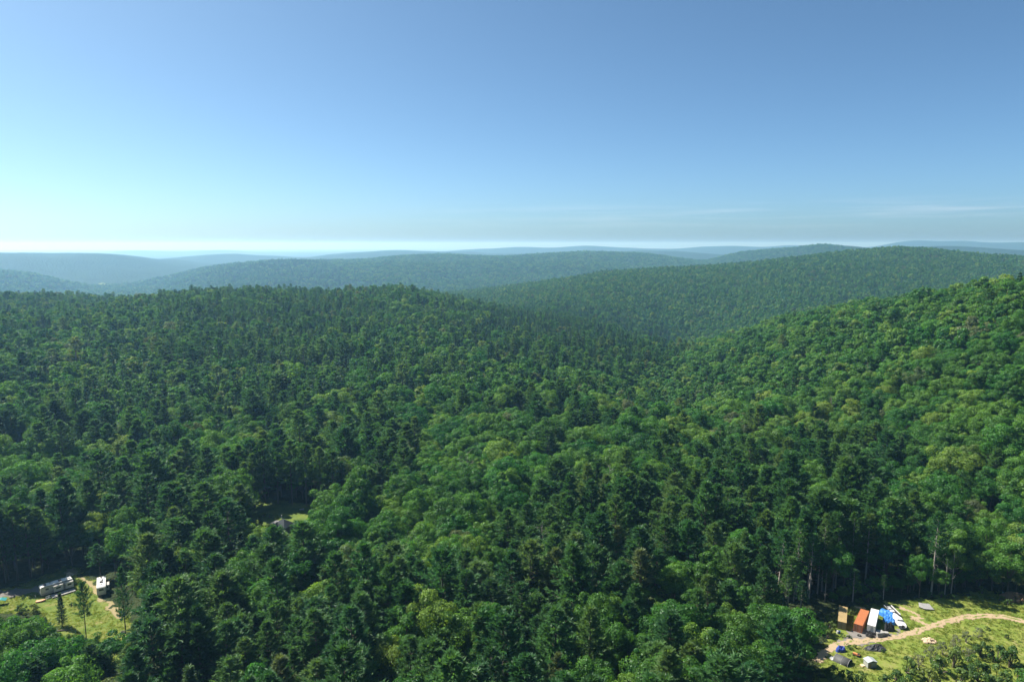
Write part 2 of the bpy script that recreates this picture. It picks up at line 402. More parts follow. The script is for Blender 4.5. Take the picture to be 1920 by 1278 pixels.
# ------------------------------------------------------------------ sheets laid on the ground
def inside(poly, x, y):
    poly = np.asarray(poly, float); c = np.zeros(np.shape(x), bool); n = len(poly)
    for i in range(n):
        x1, y1 = poly[i]; x2, y2 = poly[(i+1) % n]
        hit = ((y1 > y) != (y2 > y)) & (x < (x2 - x1) * (y - y1) / (y2 - y1 + 1e-12) + x1)
        c ^= hit
    return c
def poly_world(px): return [tuple(at(u, v)[:2]) for u, v in px]
def wobble(x, y, s=1.0):
    return s * (np.sin(x * 0.9 + 1.7 * np.sin(y * 0.43)) + np.sin(y * 1.1 + 1.3 * np.sin(x * 0.51)) + 0.7 * np.sin(x * 2.3 + y * 1.9))
def sheet(name, poly, mat, lift, step, label, wob=0.5):
    P = np.array(poly); x0, y0 = P.min(0) - 2; x1, y1 = P.max(0) + 2
    nx, ny = int((x1 - x0) / step) + 2, int((y1 - y0) / step) + 2
    xs = x0 + np.arange(nx) * step; ys = y0 + np.arange(ny) * step
    X, Y = np.meshgrid(xs, ys)
    ins = inside(poly, X + wobble(X, Y, wob), Y + wobble(Y, X, wob))
    V = np.stack([X, Y, gz(X, Y) + lift], -1).reshape(-1, 3)
    i, j = np.meshgrid(np.arange(ny - 1), np.arange(nx - 1), indexing='ij')
    keep = ins[:-1, :-1] & ins[1:, :-1] & ins[:-1, 1:] & ins[1:, 1:]
    q = (i * nx + j)[keep]
    F = np.stack([q, q + 1, q + nx + 1, q + nx], -1)
    used = np.unique(F); mp_ = np.zeros(len(V), int); mp_[used] = np.arange(len(used))
    o = link(bpy.data.objects.new(name, np_mesh(name, V[used], [mp_[F]], [mat], smooth=True)))
    return tag(o, label, kind='structure')
def strip(pts, w):
    """polygon of a track through points"""
    Q = [Vector(p[:2]) for p in pts]; Lf, Rt = [], []
    fine = []
    for i in range(len(Q) - 1):
        p0, p1, p2, p3 = Q[max(i-1, 0)], Q[i], Q[i+1], Q[min(i+2, len(Q)-1)]
        for s in range(6):
            t = s / 6
            fine.append(0.5 * ((2*p1) + (p2-p0)*t + (2*p0-5*p1+4*p2-p3)*t*t + (3*p1-p0-3*p2+p3)*t**3))
    fine.append(Q[-1])
    for i, p in enumerate(fine):
        t = (fine[min(i+1, len(fine)-1)] - fine[max(i-1, 0)]).normalized(); n = Vector((-t.y, t.x)) * w / 2
        Lf.append(tuple(p + n)); Rt.append(tuple(p - n))
    return Lf + Rt[::-1], fine

RIGHT_PX = [(1562,1152),(1600,1136),(1650,1132),(1700,1124),(1760,1116),(1800,1112),(1870,1108),(1930,1112),(2010,1150),(2060,1340),(1780,1420),(1580,1400),(1525,1290),(1528,1245),(1548,1195)]
LEFT_PX = [(-60,1120),(40,1095),(100,1072),(118,1060),(140,1062),(182,1092),(206,1128),(238,1155),(262,1185),(270,1240),(180,1260),(120,1225),(98,1184),(72,1152),(-60,1148)]
HOUSE_PX = [(462,930),(520,936),(600,946),(640,958),(630,966),(562,984),(556,1004),(505,1004),(470,985)]
P_RIGHT, P_LEFT, P_HOUSE = poly_world(RIGHT_PX), poly_world(LEFT_PX), poly_world(HOUSE_PX)
sheet('meadow', P_RIGHT, M_MEADOW, 0.06, 0.8, 'rough yellow green meadow round the storage containers', 0.9)
sheet('campsite_grass', P_LEFT, M_CAMPGRASS, 0.06, 0.8, 'sunlit yellow green grass between the two campers', 0.9)
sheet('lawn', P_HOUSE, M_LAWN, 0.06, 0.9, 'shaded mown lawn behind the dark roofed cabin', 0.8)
ROAD_PX = [(1530,1240),(1560,1214),(1600,1203),(1645,1199),(1690,1192),(1735,1178),(1780,1164),(1825,1155),(1870,1155),(1920,1165),(1985,1190)]
road_poly, road_line = strip([at(*p) for p in ROAD_PX], 2.7)
sheet('dirt_road', road_poly, M_DIRT, 0.12, 0.45, 'pale dirt track curving across the meadow', 0.22)
mid_poly, _ = strip([tuple(p) for p in road_line[8:-2:4]], 0.6)
sheet('grass_strip', mid_poly, M_MEADOW, 0.16, 0.3, 'broken strip of grass between the wheel ruts of the dirt track', 0.3)
spur_poly, _ = strip([at(*p) for p in [(1745,1175),(1722,1160),(1705,1145),(1690,1136)]], 2.6)
sheet('dirt_path', spur_poly, M_DIRT, 0.10, 0.6, 'worn dirt tracks running up behind the white boat', 0.75)
yard_poly = poly_world([(1566,1205),(1590,1176),(1640,1178),(1668,1184),(1700,1160),(1690,1196),(1620,1210)])
sheet('gravel_yard', yard_poly, M_GRAVEL, 0.09, 0.5, 'bare grey ground in front of the containers', 0.6)
cs_poly, _ = strip([at(*p) for p in [(124,1066),(140,1076),(160,1090),(182,1108),(204,1134),(226,1158)]], 2.4)
M_CAMPDIRT = ground_mat('campsite_track', [(0.3, (0.20, 0.18, 0.07)), (0.55, (0.26, 0.21, 0.12)), (0.75, (0.17, 0.18, 0.05))], 0.5, bump=0.05)
sheet('dirt_path', cs_poly, M_CAMPDIRT, 0.09, 0.5, 'pale worn track through the campsite grass between the campers', 0.6)
drive_poly, _ = strip([at(*p) for p in [(-60,1120),(0,1114),(60,1106),(125,1094)]], 6.0)
sheet('gravel_driveway', drive_poly, M_GRAVEL, 0.10, 0.7, 'dark gravel driveway beside the long camper', 0.5)

# ------------------------------------------------------------------ tree models
def rand_unit(n):
    v = RNG.normal(size=(n, 3)); return v / np.linalg.norm(v, axis=1, keepdims=True)
def leaf_quads(c, nrm, size):
    n = len(c); t = np.cross(nrm, rand_unit(n)); t /= np.linalg.norm(t, axis=1, keepdims=True) + 1e-9
    b = np.cross(nrm, t); s = size * RNG.uniform(0.7, 1.3, n)[:, None] * 0.5
    V = np.stack([c - t*s*1.25, c - b*s*0.8, c + t*s*1.25, c + b*s*0.8], 1).reshape(-1, 3)
    return V, np.arange(4 * n).reshape(-1, 4)
def broad_tree(H, R, nclump, nleaf, size, base=0.3):
    zb = H * base; hc = (H - zb) / 2; zc = zb + hc
    d = rand_unit(nclump * 3); d = d[d[:, 2] > -0.55][:nclump]
    k = len(d); rad = RNG.uniform(0.42, 0.92, k)[:, None]
    lop = 1 + 0.22 * np.sin(2 * np.arctan2(d[:, 1], d[:, 0]) + RNG.uniform(0, 6))[:, None]
    C = d * rad * np.array([R, R, hc]) * np.hstack([lop, lop, np.ones((k, 1))])
    cr = RNG.uniform(0.15, 0.43, k) * R
    C[0] = (0, 0, hc * 0.62)
    pick = RNG.integers(0, k, nleaf); dd = rand_unit(nleaf)
    out = C[pick] / (np.linalg.norm(C[pick], axis=1, keepdims=True) + 1e-6)
    dd = dd + 0.55 * out + np.array([0, 0, 0.35]); dd /= np.linalg.norm(dd, axis=1, keepdims=True)
    P = C[pick] + dd * cr[pick][:, None] * RNG.uniform(0.72, 1.08, nleaf)[:, None] * np.array([1, 1, 0.85])
    nr_ = dd + 0.5 * rand_unit(nleaf); nr_ /= np.linalg.norm(nr_, axis=1, keepdims=True)
    P[:, 2] += zc
    V, F = leaf_quads(P, nr_, size)
    tr = MB()
    bend = RNG.uniform(-.4, .4, 2)
    tr.tube([(0,0,-0.6),(bend[0]*.4,bend[1]*.4,zb*0.6),(bend[0],bend[1],zb),(bend[0]*.5,bend[1]*.5,zc+hc*0.4)], [0.30,0.22,0.18,0.06], 5, False)
    for i in RNG.choice(k, min(k, 6), replace=False):
        c = C[i]; tr.tube([(bend[0],bend[1],zb*0.85),(c[0]*.5,c[1]*.5,zb+(c[2]+zc-zb)*0.45),(c[0],c[1],c[2]+zc)], [0.12,0.08,0.03], 4, False)
    return V, F, tr
def needle_tree(H, R, zb, nwh, nbr, nsp, nt_, ln, wd, shape=0.8, up=(0.08, 0.7), droop=0.0, dead=0, irregular=0.35):
    pts, dirs = [], []
    tr = MB(); lean = RNG.uniform(-.25, .25, 2)
    def axis(z): return np.array([lean[0]*z/H, lean[1]*z/H, z])
    tr.tube([axis(-0.6), axis(H*.4), axis(H*.75), axis(H*.97)], [0.012*H+.06, 0.009*H+.03, 0.005*H, 0.02], 5, False)
    for i in range(nwh):
        t = (i + RNG.uniform(-.3, .3)) / (nwh - 1); t = min(max(t, 0), 1)
        z = zb + (H - zb) * t * 0.98
        Lm = R * ((1 - t) ** shape * (0.72 + 0.28 * min(1, t * 5)) + 0.06)
        ph = RNG.uniform(0, 6.28)
        for b in range(nbr):
            a = ph + 6.283 * b / nbr + RNG.uniform(-.35, .35)
            Lb = Lm * RNG.uniform(1 - irregular, 1 + irregular * .6)
            e = up[0] + (up[1] - up[0]) * t + RNG.uniform(-.12, .12)
            h = np.array([math.cos(a), math.sin(a), 0]); side = np.array([-h[1], h[0], 0])
            st = axis(z)
            tip = st + h * Lb * math.cos(e) + np.array([0, 0, Lb * math.sin(e)])
            if Lb > 1.2: tr.tube([st, (st + tip) / 2 + np.array([0, 0, -.04*Lb]), tip], [0.055, 0.035, 0.012], 3, False)
            for s in range(nsp):
                f = 0.28 + 0.75 * (s + RNG.uniform(0, 1)) / nsp
                lat = RNG.uniform(-1, 1) * 0.36 * Lb * (1.15 - f)
                p = st + (tip - st) * f + side * lat + np.array([0, 0, 0.13 * Lb * f * f - droop * Lb * f + RNG.uniform(-.15, .15)])
                dv = h * 0.75 + side * (lat / (0.4 * Lb + .1)) * 0.8 + np.array([0, 0, 0.45 - droop * 2])
                pts.append(p); dirs.append(dv / np.linalg.norm(dv))
    for s in range(max(2, nsp // 2)):           # leader
        pts.append(axis(H * RNG.uniform(0.93, 1.0))); dirs.append(np.array([0, 0, 1.0]))
    for i in range(dead):
        z = zb * RNG.uniform(0.35, 1.0); a = RNG.uniform(0, 6.28); Lb = RNG.uniform(0.8, 2.4)
        st = axis(z); tr.tube([st, st + np.array([math.cos(a)*Lb*.6, math.sin(a)*Lb*.6, .05]), st + np.array([math.cos(a)*Lb, math.sin(a)*Lb, -.15*Lb])], [0.05, 0.03, 0.01], 3, False)
    P = np.repeat(np.array(pts), nt_, 0); D = np.repeat(np.array(dirs), nt_, 0)
    n = len(P)
    D = D + 0.75 * rand_unit(n); D[:, 2] *= 0.75; D /= np.linalg.norm(D, axis=1, keepdims=True)
    Tn = np.cross(D, rand_unit(n) * 0.6 + np.array([0, 0, 1.0])); Tn /= np.linalg.norm(Tn, axis=1, keepdims=True) + 1e-9
    l = ln * RNG.uniform(0.6, 1.25, n)[:, None]; w_ = wd * RNG.uniform(0.7, 1.3, n)[:, None]
    V = np.stack([P - D*l*0.2, P + D*l*0.4 + Tn*w_, P + D*l, P + D*l*0.4 - Tn*w_], 1).reshape(-1, 3)
    return V, np.arange(4 * n).reshape(-1, 4), tr
def dead_tree(H, n):
    tr = MB(); tr.tube([(0,0,-.5),(0.1,0,H*.5),(0,.1,H)], [0.2,0.13,0.03], 5, False)
    for i in range(n):
        z = H * RNG.uniform(.3, .97); a = RNG.uniform(0, 6.28); Lb = (H - z) * .35 + RNG.uniform(.8, 2.0)
        m = np.array([math.cos(a)*Lb*.5, math.sin(a)*Lb*.5, z + Lb*.3]); e = np.array([math.cos(a)*Lb, math.sin(a)*Lb, z + Lb*.75])
        tr.tube([(0,0,z), m, e], [0.05, 0.035, 0.012], 3, False)
        for q_ in range(3):
            d = rand_unit(1)[0] * Lb * .35; d[2] = abs(d[2]); f = RNG.uniform(.4, 1); b0 = m + (e - m) * f
            tr.tube([b0, b0 + d], [0.025, 0.008], 3, False)
    return tr

MODEL_COL = bpy.data.collections.new('tree_models')      # prototypes for the mass of the forest
class Model: pass
MODELS = {}
def add_model(key, V, F, tr, leaf_mat, bark, H):
    m = Model(); m.H = H
    m.crown = np_mesh('crown', V, [F], [leaf_mat])
    m.trunk = tr.mesh('trunk', bark, True)
    tv = np.array(tr.v); allV = np.vstack([V, tv]); b = len(V)
    t4 = np.array([f for f in tr.f if len(f) == 4]) + b
    me = np_mesh('tree_model', allV, [F, t4], [leaf_mat, bark], [0] * len(F) + [1] * len(t4))
    o = bpy.data.objects.new('tree_model_%03d' % len(MODEL_COL.objects), me); m.idx = len(MODEL_COL.objects)
    MODEL_COL.objects.link(o)
    MODELS.setdefault(key, []).append(m); return m
for i in range(8):
    add_model('pine0', *needle_tree(24, RNG.uniform(4.6, 6.2), 24 * RNG.uniform(.22, .45), 14, 5, 15, 5, 1.05, 0.115, RNG.uniform(.45, .8), dead=10, irregular=.5), M_PINE, M_BARK, 24)
for i in range(3):
    add_model('pine_tall0', *needle_tree(30, 4.4, 30 * RNG.uniform(.52, .6), 11, 5, 9, 5, 1.15, 0.14, .6, dead=26), M_PINE, M_PALEBARK, 30)
for i in range(5):
    add_model('pine1', *needle_tree(24, RNG.uniform(4.1, 5.4), 24 * .3, 11, 5, 6, 3, 1.5, 0.24, RNG.uniform(.45, .7), irregular=.5), M_PINE, M_BARK, 24)
for i in range(3):
    add_model('pine2', *needle_tree(24, 4.9, 24 * .3, 7, 4, 2, 3, 3.0, 0.65, .6, irregular=.45), M_PINE, M_BARK, 24)
for i in range(3):
    add_model('spruce0', *needle_tree(20, RNG.uniform(2.6, 3.5), 20 * .12, 22, 6, 6, 4, 0.95, 0.14, 1.0, up=(-.25, .35), droop=.10, irregular=.22), M_SPRUCE, M_BARK, 20)
for i in range(3):
    add_model('spruce1', *needle_tree(20, 3.0, 20 * .12, 14, 5, 3, 3, 1.5, 0.32, 1.0, up=(-.2, .35), droop=.1, irregular=.22), M_SPRUCE, M_BARK, 20)
for i in range(2):
    add_model('spruce2', *needle_tree(20, 3.2, 20 * .15, 9, 4, 2, 2, 2.4, 0.7, 1.0, up=(-.1, .35), droop=.08, irregular=.2), M_SPRUCE, M_BARK, 20)
for i in range(8):
    add_model('broad0', *broad_tree(17, RNG.uniform(3.7, 5.8), int(RNG.integers(24, 70)), 9000, 0.34, RNG.uniform(.15, .32)), M_LEAF, M_BARK, 17)
for i in range(6):
    add_model('broad1', *broad_tree(17, RNG.uniform(3.9, 5.6), int(RNG.integers(18, 40)), 1800, 0.66, .22), M_LEAF, M_BARK, 17)
for i in range(3):
    add_model('broad2', *broad_tree(17, 5.0, 16, 300, 1.6, .25), M_LEAF, M_BARK, 17)
for i in range(4):
    add_model('shrub0', *broad_tree(3.2, 2.0, 14, 900, 0.30, .02), M_SHRUB, M_BARK, 3.2)
for i in range(2):
    add_model('grey_shrub0', *broad_tree(5.0, 2.6, 20, 900, 0.26, .06), M_GREYSHRUB, M_PALEBARK, 5.0)

# ------------------------------------------------------------------ where the trees stand
def run_max():
    el = (GZ - CAM[2]) / GR; return np.maximum.accumulate(el, 0)
ELMAX = run_max()
def visible(x, y, ztop, slack=14.0):
    r = np.hypot(x, y); a = np.arctan2(x, y)
    i = np.clip(np.searchsorted(RR, r * 0.985) - 1, 0, nr - 1); j = np.clip(np.searchsorted(AZ, a), 0, na - 1)
    return (ztop + slack - CAM[2]) / r > ELMAX[i, j]
def scatter(r0, r1, s):
    m = int(2 * r1 / s); g = (np.arange(m) - m / 2) * s
    X, Y = np.meshgrid(g, g[g > 0]); X = X + (np.round(Y / s) % 2) * s * .5
    X = X + RNG.uniform(-.5, .5, X.shape) * s; Y = Y + RNG.uniform(-.5, .5, Y.shape) * s
    r = np.hypot(X, Y); a = np.degrees(np.arctan2(X, Y))
    k = (r >= r0) & (r < r1) & (a > -48) & (a < 45); return X[k], Y[k]
parts_ = [scatter(90, 600, 7.4), scatter(600, 1400, 6.3), scatter(1400, 2750, 7.4), scatter(2750, 4700, 12.0), scatter(90, 900, 9.4)]
YOUNG = np.concatenate([np.full(len(p[0]), i == 4) for i, p in enumerate(parts_)])
TX = np.concatenate([p[0] for p in parts_]); TY = np.concatenate([p[1] for p in parts_])
TZ = gz(TX, TY); TR = np.hypot(TX, TY)
keep = visible(TX, TY, TZ + 24) & ~((TR > 3980) & (np.arctan2(TX, TY) < -0.30)) & ~((TR > 4500) & (np.arctan2(TX, TY) < 0.05))
TX, TY, TZ, TR, YOUNG = TX[keep], TY[keep], TZ[keep], TR[keep], YOUNG[keep]
U0, V0 = project(TX, TY, TZ + 14)
# share of conifers, read off the photograph at a few dozen places
CON = np.array([(900,1200,.85),(1100,1050,.85),(700,1150,.8),(400,1150,.7),(480,1040,.55),(250,850,.92),(120,780,.88),(60,690,.4),(350,620,.75),(420,680,.8),(600,600,.88),(520,560,.8),
 (820,600,.45),(700,640,.5),(950,600,.85),(1150,650,.8),(1050,620,.85),(850,690,.2),(800,740,.25),(950,720,.35),(650,760,.75),(560,740,.75),(450,770,.7),(900,860,.12),(1000,790,.45),(850,950,.06),(700,980,.05),(620,1010,.1),
 (1100,850,.3),(1200,740,.3),(1250,830,.4),(1280,950,.8),(1150,950,.8),(1500,960,.8),(1600,900,.65),(1650,1000,.85),(1450,1060,.75),(1300,1130,.6),(1480,1160,.5),(1850,1000,.08),(1880,1080,.05),(1800,800,.06),(1500,720,.08),(1700,620,.07),
 (1900,600,.08),(1400,660,.08),(1350,800,.25),(1200,560,.2),(1600,500,.2),(1000,540,.3),(800,500,.3),(150,600,.4),(60,580,.55),(200,640,.3),(250,560,.7),(80,900,.12),(40,960,.1),(120,990,.3),(550,880,.35),(500,830,.25),(430,820,.3),(300,960,.8),(230,1010,.4),(620,850,.85),(360,1040,.6),(40,1230,.6),(180,1260,.7),(1800,900,.25)], float)
def conifer_share(u, v):
    num = np.zeros(len(u)); den = np.full(len(u), 1e-9)
    for a, b, p in CON:
        g = np.exp(-(((u - a) / 75) ** 2 + ((v - b) / 45) ** 2)) + 1e-5 / (1 + ((u-a)/100)**2 + ((v-b)/60)**2); num += g * p; den += g
    return num / den
PC = conifer_share(U0, V0)
patch = 0.5 * waves(TX * 9, TY * 9, 300, 1200) / 1.6
PC = PC * np.where(V0 < 680, np.where((U0 > 780) & (U0 < 1260), 1.15, 0.95), np.where(V0 < 880, 0.68, 0.95))
PC = np.clip(0.45 + (PC - 0.45) * 1.35 + 0.42 * patch, 0.02, 0.96)
isC = RNG.uniform(size=len(TX)) < PC
sprP = np.where(TR < 330, 0.05, np.where((V0 < 665) & (U0 > 800) & (U0 < 1260) & (TR < 1000), 0.8, np.where(V0 < 640, 0.5, 0.25))) * np.where((U0 > 1300) & (TR < 500), .4, 1)
isS = isC & (RNG.uniform(size=len(TX)) < sprP)
KIND = np.where(isS, 2, np.where(isC, 0, 1))            # 0 pine, 1 broadleaf, 2 spruce
HT = np.where(KIND == 0, RNG.normal(22.5, 2.6, len(TX)), np.where(KIND == 1, RNG.normal(17.5, 2.4, len(TX)), RNG.normal(18, 3, len(TX))))
HT = HT * np.where(YOUNG, RNG.uniform(.42, .78, len(TX)), RNG.uniform(.82, 1.12, len(TX)))
HT = np.clip(HT, 6, 31)
HT = np.where((V0 < 640) & (KIND != 1), HT * np.where((RNG.uniform(size=len(TX)) < .07) & (TR < 1250), 1.0, 0.82), HT)
HT = HT * np.interp(TR, [450, 800, 1400, 2700, 2800], [1.0, .88, .80, .74, .85])
TALLZONE = (U0 > 1440) & (U0 < 1830) & (V0 > 930) & (V0 < 1140) & (KIND == 0)
HT = np.where(TALLZONE, HT * 1.15, HT)
# what must stay open to view: the clearings, the cabin, a few gaps
OPEN = [[(-20,1096),(60,1090),(105,1075),(118,1060),(142,1060),(186,1090),(204,1096),(210,1130),(228,1150),(236,1176),(222,1188),(150,1190),(128,1184),(100,1166),(70,1142),(-20,1146)],
        [(1562,1150),(1600,1133),(1650,1131),(1700,1124),(1800,1112),(1870,1108),(1930,1115),(1930,1300),(1560,1300),(1540,1262),(1542,1215),(1556,1180)],
        [(472,936),(540,940),(605,948),(585,956),(556,960),(556,984),(520,988),(490,986),(474,965)]]
ok = np.ones(len(TX), bool)
for poly in (P_RIGHT, P_LEFT, P_HOUSE): ok &= ~inside(poly, TX, TY)
hw = np.where(KIND == 2, 2.4, np.where(KIND == 1, 5.0, 4.9))
def covers(idx, H):
    bad = np.zeros(len(idx), bool)
    for f in (0.25, .4, .55, .7, .85, 0.97):
        half = hw[idx] * (0.9 if f < .8 else .35)
        for s in (-1, 0, 1):
            u, v = project(TX[idx] + s * half, TY[idx], TZ[idx] + H * f)
            for poly in OPEN: bad |= inside(poly, u, v)
    return bad
near = np.nonzero(ok & (TR < 420))[0]
b1 = covers(near, HT[near]); b2 = covers(near, HT[near] * 0.62)
HT[near[b1 & ~b2]] *= 0.62
ok[near[b1 & b2]] = False
SUNLIT = [poly_world([(1582,1158),(1640,1146),(1700,1138),(1760,1128),(1850,1124),(1935,1128),(1935,1300),(1600,1300),(1560,1262),(1556,1215)]),
          poly_world([(112,1150),(132,1090),(150,1088),(185,1118),(208,1150),(185,1185),(135,1180)])]
SX, SY = -math.sin(SUN_AZ) / math.tan(SUN_EL), -math.cos(SUN_AZ) / math.tan(SUN_EL)
def shades(idx, H):
    bad = np.zeros(len(idx), bool)
    for f in (0.45, .6, .75, .9):
        for poly in SUNLIT: bad |= inside(poly, TX[idx] + SX * H * f, TY[idx] + SY * H * f)
    return bad
near = np.nonzero(ok & (TR < 420))[0]
b1 = shades(near, HT[near]); b2 = shades(near, HT[near] * .6)
HT[near[b1 & ~b2]] *= .6
ok[near[b1 & b2]] = False
# dark gaps among the crowns: places where no tree stands
GAPS = [(612,1130,9,16),(618,1090,8,14),(1228,960,9,10),(1215,1000,9,9),(1236,925,8,8),(440,1090,8,8),(470,1130,10,6),(590,930,16,6),(560,975,9,4),(300,1040,8,8),(640,940,8,10),(1290,1060,7,6),(1245,1130,6,12),(370,880,9,6),(330,870,7,6),(520,800,8,5),(880,820,6,5),(1550,1180,5,5),(160,1050,7,5),(190,1070,7,4)]
for (u, v, ru, rv) in GAPS:
    c = at(u, v + 22); rad = ru * (c - Vector(CAM)).length / FPX * 1.0
    ok &= np.hypot(TX - c.x, (TY - c.y) * 0.75) > rad + 1.2
thin = RNG.uniform(size=len(TX)) < 0.06
ok &= ~thin
TX, TY, TZ, TR, KIND, HT, U0, V0, TALLZONE = (a[ok] for a in (TX, TY, TZ, TR, KIND, HT, U0, V0, TALLZONE))

# ------------------------------------------------------------------ trees as things: the 300 of a kind that show largest
def plant(name, model, loc, H, rz, label, cat, group=None, wide=1.0, lean=(0, 0)):
    o = empty(name, loc, rz); s = H / model.H
    o.scale = (s * wide, s * wide, s); o.rotation_euler = (lean[0], lean[1], rz)
    tag(o, label, cat, group)
    for nm, me in (('trunk', model.trunk), ('crown', model.crown)):
        if me is not None: link(bpy.data.objects.new(nm, me), o)
    return o
UT, VT = project(TX, TY, TZ + HT * 0.9)
inframe = (UT > -15) & (UT < 1935) & (VT < 1285)
single = np.zeros(len(TX), bool)
def zone(u, v):
    band = 'along the picture bottom' if v > 1195 else None
    if u < 330: return band and 'below the campsite ' + band or ('beside the campsite clearing with the two campers' if v > 1040 else 'above the campsite with the two campers')
    if u < 520: return band and 'beside the campsite ' + band or ('in the woods between the campsite and the cabin' if v > 1010 else 'in the woods above and left of the cabin')
    if u < 700: return band and 'well below the cabin ' + band or ('in the woods just below the dark roofed cabin' if v > 1000 else 'behind the lawn of the dark roofed cabin')
    if u < 940: return band and 'left of the middle ' + band or ('around the bare grey dead tree' if v > 1040 else 'in the patch of bright leafy crowns left of the middle')
    if u < 1180: return band and 'right of the middle ' + band or ('in the middle of the pine stand' if v > 1040 else 'in the middle woods above the pine stand')
    if u < 1480: return band and 'near the containers ' + band or ('in the dark hollow beside the storage clearing' if v > 1060 else 'above the dark hollow beside the storage clearing')
    return 'bordering the storage clearing with the dirt track' if v > 1060 or u > 1750 else 'on the slope above the storage containers'
for kd, nm, cat, word in ((0, 'pine_tree', 'pine tree', 'feathery green pine'), (1, 'broadleaf_tree', 'leafy tree', 'round crowned leafy tree')):
    cand = np.nonzero((KIND == kd) & inframe)[0]
    cand = cand[np.argsort(TR[cand])][:285]
    single[cand] = True
    for i in cand:
        if kd == 0: ms = MODELS['pine_tall0'] if TALLZONE[i] and VT[i] > 1000 else MODELS['pine0']
        else: ms = MODELS['broad0']
        zn = zone(UT[i], VT[i])
        plant(nm, ms[int(RNG.integers(len(ms)))], (TX[i], TY[i], TZ[i]), HT[i], RNG.uniform(0, 6.28),
              word + ' standing ' + zn, cat, cat + 's ' + zn, RNG.uniform(.95, 1.35) if kd == 0 else RNG.uniform(.88, 1.15), tuple(RNG.normal(0, .025, 2)))

# ------------------------------------------------------------------ the mass of the forest
def forest(name, sel, label, cat=None):
    n = len(sel)
    idx = np.zeros(n, np.int32); hm = np.zeros(n)
    for kd, base in ((0, 'pine'), (1, 'broad'), (2, 'spruce')):
        for lod, (a, b) in enumerate(((0, 430), (430, 1250), (1250, 1e9))):
            k_ = (KIND[sel] == kd) & (TR[sel] >= a) & (TR[sel] < b); ms = MODELS[base + str(lod)]
            ch = RNG.integers(0, len(ms), k_.sum()); idx[k_] = np.array([m.idx for m in ms])[ch]; hm[k_] = ms[0].H
    me = bpy.data.meshes.new(name); me.vertices.add(n)
    me.vertices.foreach_set('co', np.stack([TX[sel], TY[sel], TZ[sel]], -1).astype(np.float32).ravel())
    s = HT[sel] / hm; wd = s * np.where(KIND[sel] == 0, RNG.uniform(.95, 1.3, n), RNG.uniform(.85, 1.15, n)) * np.interp(TR[sel], [1400, 2700, 2800], [1.05, 1.15, 1.75])
    for an, ty, dat in (('model', 'INT', idx), ('size', 'FLOAT_VECTOR', np.stack([wd, wd, s], -1).astype(np.float32)),
                        ('turn', 'FLOAT_VECTOR', np.stack([RNG.normal(0, .03, n), RNG.normal(0, .03, n), RNG.uniform(0, 6.28, n)], -1).astype(np.float32))):
        a = me.attributes.new(an, ty, 'POINT'); a.data.foreach_set('vector' if 'VEC' in ty else 'value', dat.ravel())
    return instancer(name, me, MODEL_COL, label)
def instancer(name, me, coll, label):
    o = link(bpy.data.objects.new(name, me)); tag(o, label, kind='stuff')
    g = bpy.data.node_groups.new(name, 'GeometryNodeTree')
    g.interface.new_socket('Geometry', in_out='INPUT', socket_type='NodeSocketGeometry')
    g.interface.new_socket('Geometry', in_out='OUTPUT', socket_type='NodeSocketGeometry')
    gi, go = g.nodes.new('NodeGroupInput'), g.nodes.new('NodeGroupOutput')
    ci = g.nodes.new('GeometryNodeCollectionInfo'); ci.inputs['Collection'].default_value = coll
    ci.inputs['Separate Children'].default_value = True; ci.inputs['Reset Children'].default_value = True
    ip = g.nodes.new('GeometryNodeInstanceOnPoints'); ip.inputs['Pick Instance'].default_value = True
    def attr(nm, ty):
        a = g.nodes.new('GeometryNodeInputNamedAttribute'); a.data_type = ty; a.inputs['Name'].default_value = nm; return a.outputs[0]
    g.links.new(gi.outputs[0], ip.inputs['Points']); g.links.new(ci.outputs[0], ip.inputs['Instance'])
    g.links.new(attr('model', 'INT'), ip.inputs['Instance Index'])
    e2r = g.nodes.new('FunctionNodeEulerToRotation'); g.links.new(attr('turn', 'FLOAT_VECTOR'), e2r.inputs[0])
    g.links.new(e2r.outputs[0], ip.inputs['Rotation']); g.links.new(attr('size', 'FLOAT_VECTOR'), ip.inputs['Scale'])
    g.links.new(ip.outputs[0], go.inputs[0])
    md = o.modifiers.new('scatter', 'NODES'); md.node_group = g
    return o
print('trees', len(TX), 'pine', (KIND == 0).sum(), 'broad', (KIND == 1).sum(), 'spruce', (KIND == 2).sum())
forest('pine_forest', np.nonzero((KIND == 0) & ~single)[0], 'mass of dark green pines over the hills')
forest('broadleaf_forest', np.nonzero((KIND == 1) & ~single)[0], 'mass of bright green leafy trees over the slopes')
forest('spruce_forest', np.nonzero((KIND == 2) & ~single)[0], 'mass of dark pointed spruces on the hilltops')

# ------------------------------------------------------------------ materials of made things
C_ORANGE = worn('orange_container_paint', (0.38, 0.135, 0.055), 0.55, 0.35, 0.7, dirtcol=(0.25, 0.09, 0.04))
C_TAN = worn('tan_container_paint', (0.33, 0.245, 0.115), 0.65, 0.55, 0.6, dirtcol=(0.16, 0.13, 0.07))
C_WHITE = worn('white_panel', (0.62, 0.62, 0.61), 0.5, 0.10, 0.6)
C_CAMPER = worn('camper_shell', (0.55, 0.55, 0.54), 0.45, 0.12, 0.6)
C_CAMPERGREY = worn('camper_grey', (0.42, 0.40, 0.37), 0.5, 0.2, 0.8)
C_DARK = worn('dark_trim', (0.035, 0.036, 0.040), 0.5, 0.3, 1.5)
C_STEEL = worn('dull_steel', (0.26, 0.26, 0.26), 0.55, 0.45, 1.0)
C_RUBBER = worn('rubber', (0.02, 0.02, 0.02), 0.85, 0.3, 3.0)
C_BLUE = worn('blue_tarpaulin', (0.04, 0.20, 0.58), 0.5, 0.15, 1.2)
